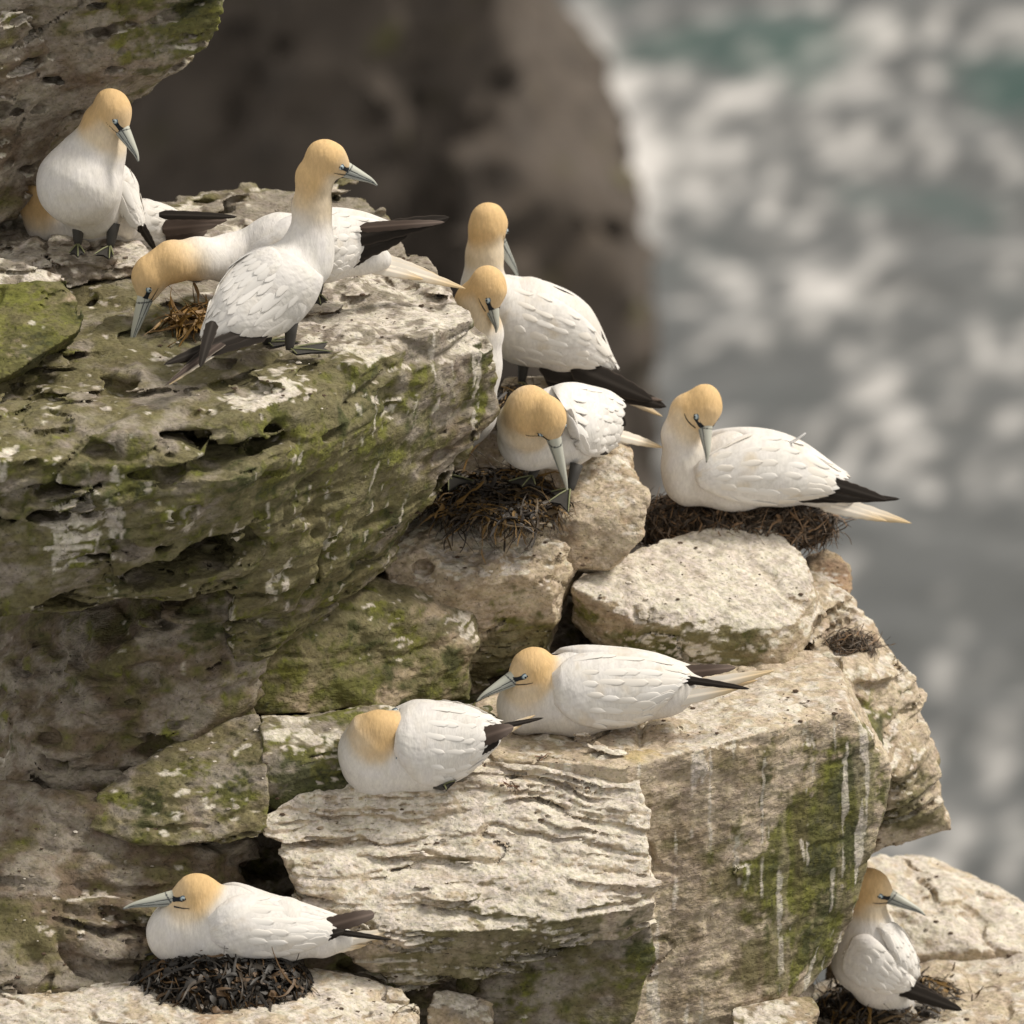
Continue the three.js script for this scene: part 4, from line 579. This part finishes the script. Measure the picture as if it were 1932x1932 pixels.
gannet({ z: -0.98, label: 'gannet standing behind with black wing tip, turned away, bill tucked down right', gold: [0.06, 0.14], up: [0.25, 0.9, -0.35],
  body: [[925, 590, 0.0, 58], [990, 602, 0.0, 78], [1060, 632, 0.0, 73], [1132, 690, -0.01, 26]], neck: [[912, 545, 0.0, 50], [914, 480, 0.0, 36], [918, 430, 0.0, 34]], head: [924, 420, -0.01], bill: [980, 522, -0.08], stain: 0.4, stand: 0.15,
  wings: side({ at: [[930, 540, 930, 640], [975, 528, 955, 680], [1040, 558, 1020, 694], [1108, 606, 1090, 694], [1164, 688, 1140, 694]], primaries: [[1020, 688, 0.06, 1256, 768, 0.02, 26], [1030, 700, 0.05, 1210, 752, 0.02, 30], [1080, 690, 0.06, 1230, 756, 0.03, 24], [1100, 695, 0.04, 1240, 762, -0.02, 16], [1110, 735, 0.03, 1250, 756, 0.02, 8, { brown: 1 }]] }),
  tail: [[1120, 720, -0.02, 1248, 786, -0.04, 11], [1120, 712, -0.02, 1236, 778, -0.05, 11]],
  legs: [{ hip: [990, 672, 0.02], ankle: [984, 726, 0.02], toes: [[970, 738, 0.06], [985, 742, 0.08], [998, 738, 0.06]] }] });

gannet({ z: -0.66, label: 'gannet half hidden behind the upper slab, golden head bowed, bill straight down', gold: [0.09, 0.14], up: [0.8, 0.5, 0.3],
  body: [[905, 635, 0.0, 46], [886, 690, 0.0, 58], [876, 780, 0.0, 58], [850, 840, 0.0, 34]], neck: [[900, 610, 0.0, 44], [898, 570, 0.0, 40]], head: [922, 543, 0.02], bill: [940, 627, 0.06], stand: 0.2,
  wings: [{ at: [[850, 640, 850, 690], [840, 660, 850, 740], [850, 720, 870, 800], [850, 800, 868, 850]], primaries: [[850, 800, 0, 840, 870, -0.02, 12]] }],
  legs: [{ hip: [862, 840, 0.02], ankle: [846, 902, 0.05], toes: [[862, 926, 0.1], [846, 930, 0.12], [894, 912, 0.1]] }] });

gannet({ z: -0.6, label: 'gannet bowing to us over its seaweed nest, crown forward, bill at its foot', gold: [0.085, 0.14], up: [0.2, 0.45, 0.85],
  body: [[1000, 826, 0.07, 64], [1060, 806, -0.03, 76], [1112, 796, -0.12, 56], [1150, 806, -0.18, 28]], neck: [[988, 800, 0.13, 56], [1000, 775, 0.17, 48]], head: [1036, 788, 0.2], bill: [1072, 928, 0.2], size: 1.0, stain: 0.15, stand: 0.14, soft: 0.03,
  wings: [{ at: [[1040, 730, 1085, 800], [1078, 722, 1092, 850], [1120, 730, 1120, 862], [1150, 738, 1140, 858], [1172, 752, 1158, 846]], bulge: 0.012, primaries: [[1150, 770, -0.08, 1176, 800, -0.12, 12], [1110, 850, 0.0, 1142, 856, -0.04, 6]] }],
  tail: [[1130, 812, -0.15, 1247, 845, -0.25, 13], [1130, 820, -0.15, 1225, 838, -0.24, 12]],
  legs: [{ hip: [1088, 880, 0.04], ankle: [1076, 928, 0.07], toes: [[1036, 950, 0.12], [1072, 970, 0.17], [1040, 932, 0.06]] }, { hip: [1010, 880, 0.02], ankle: [1004, 904, 0.06], toes: [[960, 912, 0.08], [985, 922, 0.12], [1010, 918, 0.12]] }] });

gannet({ z: -0.86, label: 'gannet sitting on the high right nest, neck bent, preening its breast', gold: [0.05, 0.115], up: [0.55, 0.75, 0.35],
  body: [[1302, 904, 0.01, 54], [1385, 890, 0.0, 74], [1475, 896, 0.0, 58], [1545, 916, 0.0, 38], [1600, 936, 0.0, 18]], neck: [[1290, 870, 0.01, 46], [1285, 820, 0.01, 38], [1302, 778, 0.02, 38]], head: [1330, 766, 0.03], bill: [1336, 872, 0.1], stain: 0.45,
  wings: side({ at: [[1308, 880, 1314, 912], [1345, 856, 1350, 930], [1420, 822, 1430, 950], [1500, 836, 1490, 944], [1592, 902, 1560, 930]], bulge: 0.027, primaries: [[1500, 938, 0.05, 1697, 942, 0.02, 11], [1560, 910, 0.05, 1672, 944, 0.03, 14], [1540, 926, 0.05, 1640, 944, 0.04, 14]] }),
  tail: [[1540, 940, 0.02, 1718, 988, -0.02, 15], [1550, 950, 0.02, 1672, 984, 0.0, 14], [1540, 945, 0.0, 1690, 986, -0.04, 14]],
  extra: (g, put) => put('loose_feather', blade(Vz(1490, 836, -0.84), Vz(1521, 815, -0.84), 2.6 * S, V3(0, 0.2, 1), [0.8, 0.8, 0.8], [0.75, 0.75, 0.75], { blunt: 0.25 }), M.feather) });

gannet({ z: -0.05, label: 'gannet lying on the square block facing left, bill low, long tail to the right', gold: [0.06, 0.12], up: [-0.25, 0.95, 0.2],
  body: [[990, 1334, 0.0, 54], [1085, 1310, 0.0, 77], [1175, 1300, 0.0, 69], [1255, 1297, 0.0, 52], [1312, 1298, 0.0, 24]], neck: [[1000, 1306, 0.01, 50], [1010, 1276, 0.02, 44]], head: [1000, 1258, 0.03], bill: [897, 1320, 0.09], stain: 0.35,
  wings: side({ at: [[1040, 1270, 1045, 1330], [1085, 1238, 1095, 1366], [1150, 1232, 1160, 1372], [1240, 1242, 1210, 1360], [1304, 1272, 1262, 1318]], bulge: 0.019, primaries: [[1250, 1276, 0.035, 1414, 1300, 0.035, 8], [1280, 1270, 0.0, 1386, 1260, -0.05, 13, { brown: 1 }], [1250, 1288, 0.035, 1318, 1286, 0.02, 12]] }),
  tail: [[1250, 1312, 0.03, 1462, 1266, 0.0, 17], [1240, 1326, 0.04, 1400, 1298, 0.03, 16], [1250, 1318, 0.02, 1430, 1284, 0.0, 16]] });

gannet({ z: 0.17, label: 'sleeping gannet on the flaky white slab, golden head tucked into its back', gold: [0.062, 0.10], up: [0.1, 0.75, 0.65],
  body: [[716, 1430, 0.0, 76], [800, 1406, 0.0, 82], [870, 1392, 0.0, 60], [920, 1384, 0.0, 28]], neck: [[694, 1410, 0.03, 56], [704, 1388, 0.05, 48]], head: [726, 1376, 0.05], bill: [830, 1392, 0.0], stain: 0.12,
  wings: [{ at: [[752, 1336, 742, 1420], [800, 1326, 790, 1476], [850, 1332, 830, 1482], [900, 1345, 880, 1462], [940, 1358, 916, 1426]], bulge: 0.014, primaries: [[905, 1380, 0.05, 1024, 1355, 0.0, 6], [900, 1394, 0.06, 968, 1372, 0.03, 18, { brown: 1 }], [896, 1412, 0.06, 940, 1398, 0.04, 16]] }, { at: [[765, 1340, 765, 1356], [810, 1325, 815, 1345], [870, 1334, 870, 1354], [925, 1352, 920, 1370]], dz: [-0.06, -0.02, 0.0], bulge: 0.01 }],
  tail: [[910, 1396, 0.0, 1010, 1350, -0.03, 9], [910, 1400, 0.01, 985, 1368, -0.02, 9]],
  legs: [{ hip: [822, 1480, 0.05], ankle: [838, 1488, 0.07], toes: [[868, 1468, 0.04], [858, 1478, 0.08], [842, 1494, 0.1]] }] });

gannet({ z: 0.52, label: 'gannet sitting on the lowest left nest, facing left in profile', gold: [0.062, 0.112], up: [-0.1, 1, 0.05],
  body: [[336, 1760, 0.0, 60], [440, 1750, 0.0, 72], [535, 1754, 0.0, 56], [608, 1766, 0.0, 36], [655, 1772, 0.0, 18]], neck: [[358, 1738, 0.0, 54], [376, 1708, 0.0, 44]], head: [368, 1684, 0.0], bill: [230, 1711, 0.02], stain: 0.2,
  wings: side({ at: [[392, 1730, 398, 1776], [440, 1692, 450, 1804], [520, 1690, 525, 1806], [590, 1710, 585, 1790], [638, 1728, 612, 1776]], primaries: [[610, 1750, 0.03, 706, 1724, 0.0, 16, { brown: 1, blunt: 0.35 }], [620, 1756, 0.03, 738, 1773, 0.02, 6], [608, 1768, 0.04, 650, 1756, 0.03, 10]] }),
  tail: [[600, 1782, 0.02, 760, 1756, -0.02, 14], [600, 1790, 0.02, 690, 1784, 0.0, 13], [600, 1786, 0.0, 730, 1770, -0.03, 13]] });

gannet({ z: -0.56, label: 'lowest gannet at bottom right, seen from behind, looking right past the streaked block', gold: [0.05, 0.105], up: [-0.2, 1, 0.1],
  body: [[1638, 1762, 0.0, 50], [1644, 1806, 0.0, 76], [1664, 1852, -0.01, 54], [1700, 1892, 0.0, 30]], neck: [[1640, 1735, 0.0, 42], [1636, 1700, 0.0, 32]], head: [1644, 1672, 0.0], bill: [1748, 1724, 0.03], stain: 0.12,
  wings: [{ at: [[1606, 1770, 1600, 1800], [1636, 1762, 1590, 1830], [1672, 1790, 1625, 1862], [1706, 1830, 1680, 1868], [1728, 1856, 1712, 1866]], bulge: 0.014, primaries: [[1690, 1860, 0.04, 1815, 1906, 0.06, 16], [1700, 1852, 0.03, 1800, 1900, 0.03, 14]] },
    { at: [[1660, 1740, 1652, 1750], [1692, 1750, 1668, 1775], [1720, 1790, 1690, 1815], [1732, 1830, 1714, 1846]], bulge: 0.014 }],
  tail: [[1700, 1888, 0.02, 1750, 1960, 0.06, 13], [1706, 1882, 0.0, 1776, 1912, 0.02, 11], [1690, 1892, 0.02, 1720, 1965, 0.06, 14]] });

// ------------------------------------------------------------------ seaweed nests and scraps
const WEED = { wet: [[0.022, 0.015, 0.010], [0.045, 0.030, 0.016], [0.10, 0.065, 0.028], [0.20, 0.115, 0.03]], dry: [[0.05, 0.036, 0.024], [0.10, 0.07, 0.046], [0.18, 0.125, 0.08], [0.24, 0.145, 0.075]], dark: [[0.014, 0.011, 0.008], [0.018, 0.013, 0.008], [0.035, 0.023, 0.012], [0.10, 0.055, 0.02]], kelp: [[0.16, 0.085, 0.018], [0.22, 0.12, 0.025], [0.10, 0.055, 0.015], [0.28, 0.16, 0.04]] };
function strands(n, seed, spot, pal, len, wide, drape = 0) {
  const r = rng(seed), geos = [];
  for (let i = 0; i < n; i++) {
    const [p, out] = spot(r), a = r() * 6.283, L = len * (0.5 + r() * 1.0), d = V3(Math.cos(a), (r() - 0.5) * 0.6, Math.sin(a)), curl = V3(r() - 0.5, r() - 0.5, r() - 0.5).multiplyScalar(1.8), pts = [], stray = r() < 0.12 ? 0.3 : 0;
    d.addScaledVector(out, -d.dot(out) + stray).addScaledVector(V3(out.x * 0.5, -1, out.z * 0.5), drape * (1 - Math.max(0, out.y))).normalize(); curl.addScaledVector(out, -curl.dot(out));
    const x = p.clone();
    for (let k = 0; k <= 7; k++) { pts.push(x.clone()); d.addScaledVector(curl, 0.26).add(V3((r() - 0.5) * 0.6, (r() - 0.5) * 0.6 - 0.08, (r() - 0.5) * 0.6)).addScaledVector(out, -0.10 + stray * 0.3).normalize(); x.addScaledVector(d, L / 7); }
    const c = pal[Math.floor(Math.pow(r(), 1.6) * 3.999)], w = wide * (0.4 + r()), bl = r() < 0.25;
    const fr = r() * 3;
    geos.push(grid(7, 3, (s, t) => { const k = Math.round(s * 7), dd = pts[Math.min(7, k + 1)].clone().sub(pts[Math.max(0, k - 1)]).normalize(), sd = dd.clone().cross(V3(Math.sin(fr), 1, Math.cos(fr))).normalize(), up = sd.clone().cross(dd), q = t * 6.2832, ww = w * (1 - 0.75 * s) * (bl ? 1.9 * (0.6 + 0.4 * Math.sin(s * 9)) : 1); return [pts[k].clone().addScaledVector(sd, Math.cos(q) * ww).addScaledVector(up, Math.sin(q) * ww * 0.35), c]; }));
  }
  return mergeGeometries(geos);
}
function nest(o) {
  const c = Vz(...o.at), [rx, ry, rz] = o.r.map((x) => x * S), g = new THREE.Group(); top(g, o.name ?? 'nest', c, { label: o.label, category: o.category ?? 'nest' });
  const P = V3(0, 0, 0), e = (x, y, z) => { const qx = (x - c.x - (o.lean ?? 0) * (y - c.y)) / rx, qy = (y - c.y) / ry, qz = (z - c.z) / rz, l = Math.sqrt(qx * qx + qy * qy + qz * qz); return (l - 1) * Math.min(rx, ry, rz) ; };
  const m = nets((x, y, z) => e(x, y, z) + 0.012 + 0.018 * fbm(x * 20, y * 24, z * 20, 3), e, 0.03, V3(c.x - rx * 1.5 - 0.05, c.y - ry - 0.05, c.z - rz - 0.05), V3(c.x + rx * 1.5 + 0.05, c.y + ry + 0.05, c.z + rz + 0.05), 0.006);
  const pal = WEED[o.pal], col = new Float32Array(m.pos.length); for (let i = 0; i < m.pos.length; i += 3) { const v = n3(m.pos[i] * 50, m.pos[i + 1] * 50, m.pos[i + 2] * 50), k = pal[v > 0.25 ? 1 : 0]; col[i] = k[0]; col[i + 1] = k[1]; col[i + 2] = k[2]; }
  mesh('mound', boxMapped(m, col, c, 0.2), M.weed, g);
  const geo = strands(o.n ?? 420, o.seed, (r) => { const a = r() * 6.283, h = (o.low ?? -0.6) + r() * (1 - (o.low ?? -0.6)), q = Math.sqrt(Math.max(0, 1 - h * h)), n = V3(Math.cos(a) * q, h, Math.sin(a) * q), p = V3(n.x * rx + (o.lean ?? 0) * n.y * ry, n.y * ry, n.z * rz).multiplyScalar(1.04); return [p.add(c), V3(n.x / rx, n.y / ry, n.z / rz).normalize()]; }, pal, o.len ?? 0.09, o.wide ?? 0.0028, o.drape);
  geo.translate(-c.x, -c.y, -c.z); const s = mesh('seaweed_strands', geo, M.weed, g); s.userData.kind = 'stuff';
}
nest({ at: [935, 940, -0.56], low: 0.05, r: [120, 22, 130], pal: 'wet', seed: 31, n: 1300, len: 0.075, wide: 0.0042, label: 'wet brown seaweed nest on the flat block under the bowing gannet' });
nest({ at: [970, 770, -0.86], r: [52, 40, 60], pal: 'wet', seed: 37, n: 220, len: 0.08, label: 'small heap of brown seaweed at the foot of the gannet standing behind' });
nest({ at: [1385, 985, -0.90], r: [190, 62, 100], pal: 'dry', seed: 32, n: 2400, len: 0.06, wide: 0.0032, label: 'dry brown nest mound under the preening gannet' });
nest({ drape: 1.3, at: [422, 1866, 0.57], r: [162, 78, 115], pal: 'dark', seed: 33, n: 2200, len: 0.075, wide: 0.0055, label: 'black bladderwrack nest under the gannet at bottom left' });
nest({ at: [1690, 1905, -0.62], r: [150, 55, 110], pal: 'wet', seed: 34, n: 900, len: 0.08, wide: 0.004, label: 'brown seaweed nest around the lowest gannet at bottom right' });
nest({ at: [1608, 1216, -0.60], r: [42, 26, 34], pal: 'dry', seed: 36, n: 260, len: 0.06, wide: 0.002, label: 'scrap of an old dry nest lodged in the right hand spur' });
nest({ name: 'kelp_tuft', category: 'seaweed', at: [372, 604, -0.2], r: [44, 14, 24], pal: 'kelp', seed: 35, n: 170, len: 0.085, wide: 0.006, label: 'amber kelp tuft on the upper slab below the stretching gannet' });
for (const [u, v, z, a, L, label] of [[925, 1444, 0.12, 0.2, 0.07, 'reddish twig on the flaky slab right of the sleeping gannet'], [965, 1484, 0.2, -0.7, 0.06, 'short dark twig on the middle of the flaky white slab'], [1020, 1432, 0.1, 0.9, 0.04, 'small dark straw near the far corner of the flaky slab']]) {
  const p = meet(u, v) ?? Vz(u, v, z), r = rng(u), geos = [];
  for (let k = 0; k < 4; k++) { const b = a + (r() - 0.5) * 1.1, q = p.clone().add(V3((r() - 0.5) * 0.02, 0.004, (r() - 0.5) * 0.02)), l = L * (0.5 + r() * 0.6); geos.push(tube([0, 1, 2, 3, 4].map((i) => q.clone().add(V3(Math.cos(b) * l * (i / 4 - 0.5), 0.004 * Math.sin(i * 2 + k), -Math.sin(b) * l * (i / 4 - 0.5)))), (s) => 0.0016 * (1 - 0.6 * s), 5, k % 2 ? [0.16, 0.07, 0.035] : [0.07, 0.045, 0.03])); }
  const geo = mergeGeometries(geos); geo.translate(-p.x, -p.y, -p.z); const m = new THREE.Mesh(geo, M.weed); m.castShadow = m.receiveShadow = true; top(m, 'twig', p, { label, category: 'twig', group: 'twigs on the flaky slab' });
}

// crumbs of rock and dried droppings lying on the ledges
{
  const r = rng(99), geos = [], zones = [[1050, 1290, 1590, 1400, 110], [1090, 1020, 1520, 1170, 60], [700, 1400, 1190, 1640, 60], [560, 400, 860, 640, 90], [300, 640, 620, 780, 60], [730, 960, 1050, 1080, 50], [1700, 1620, 1925, 1930, 70], [620, 1840, 780, 1920, 30], [0, 1560, 300, 1900, 80], [250, 1370, 640, 1540, 40]], shape = [0, 1, 2].map((k) => { const g = new THREE.IcosahedronGeometry(1, 1), P = g.attributes.position, q = rng(k + 3); const seen = new Map(); for (let i = 0; i < P.count; i++) { const key = [P.getX(i), P.getY(i), P.getZ(i)].map((x) => x.toFixed(3)).join(); if (!seen.has(key)) seen.set(key, 0.65 + 0.6 * q()); const m = seen.get(key); P.setXYZ(i, P.getX(i) * m, P.getY(i) * m * 0.55, P.getZ(i) * m); } g.deleteAttribute('uv'); g.computeVertexNormals(); return g; });
  for (const [u0, v0, u1, v1, n] of zones) for (let i = 0; i < n; i++) {
    const p = meet(lerp(u0, u1, r()), lerp(v0, v1, r())), k = Math.floor(r() * 3), sz = 0.0016 + 0.0045 * Math.pow(r(), 4), c = r() < 0.55 ? C.earth : r() < 0.6 ? C.grey : C.white, rot = r() * 6.28; if (!p) continue;
    const g = shape[k].clone(); g.rotateY(rot); g.scale(sz * 1.3, sz, sz); g.translate(p.x, p.y + sz * 0.3, p.z); const col = new Float32Array(g.attributes.position.count * 3); for (let j = 0; j < col.length; j++) col[j] = c[j % 3]; g.setAttribute('color', new THREE.BufferAttribute(col, 3)); geos.push(g);
  }
  const m = new THREE.Mesh(mergeGeometries(geos), M.far); m.castShadow = m.receiveShadow = true; top(m, 'rock_crumbs', V3(0, 0, 0), { kind: 'stuff', label: 'tiny dark and pale crumbs scattered over the ledges', category: 'debris' });
}
renderer.render(scene, camera);
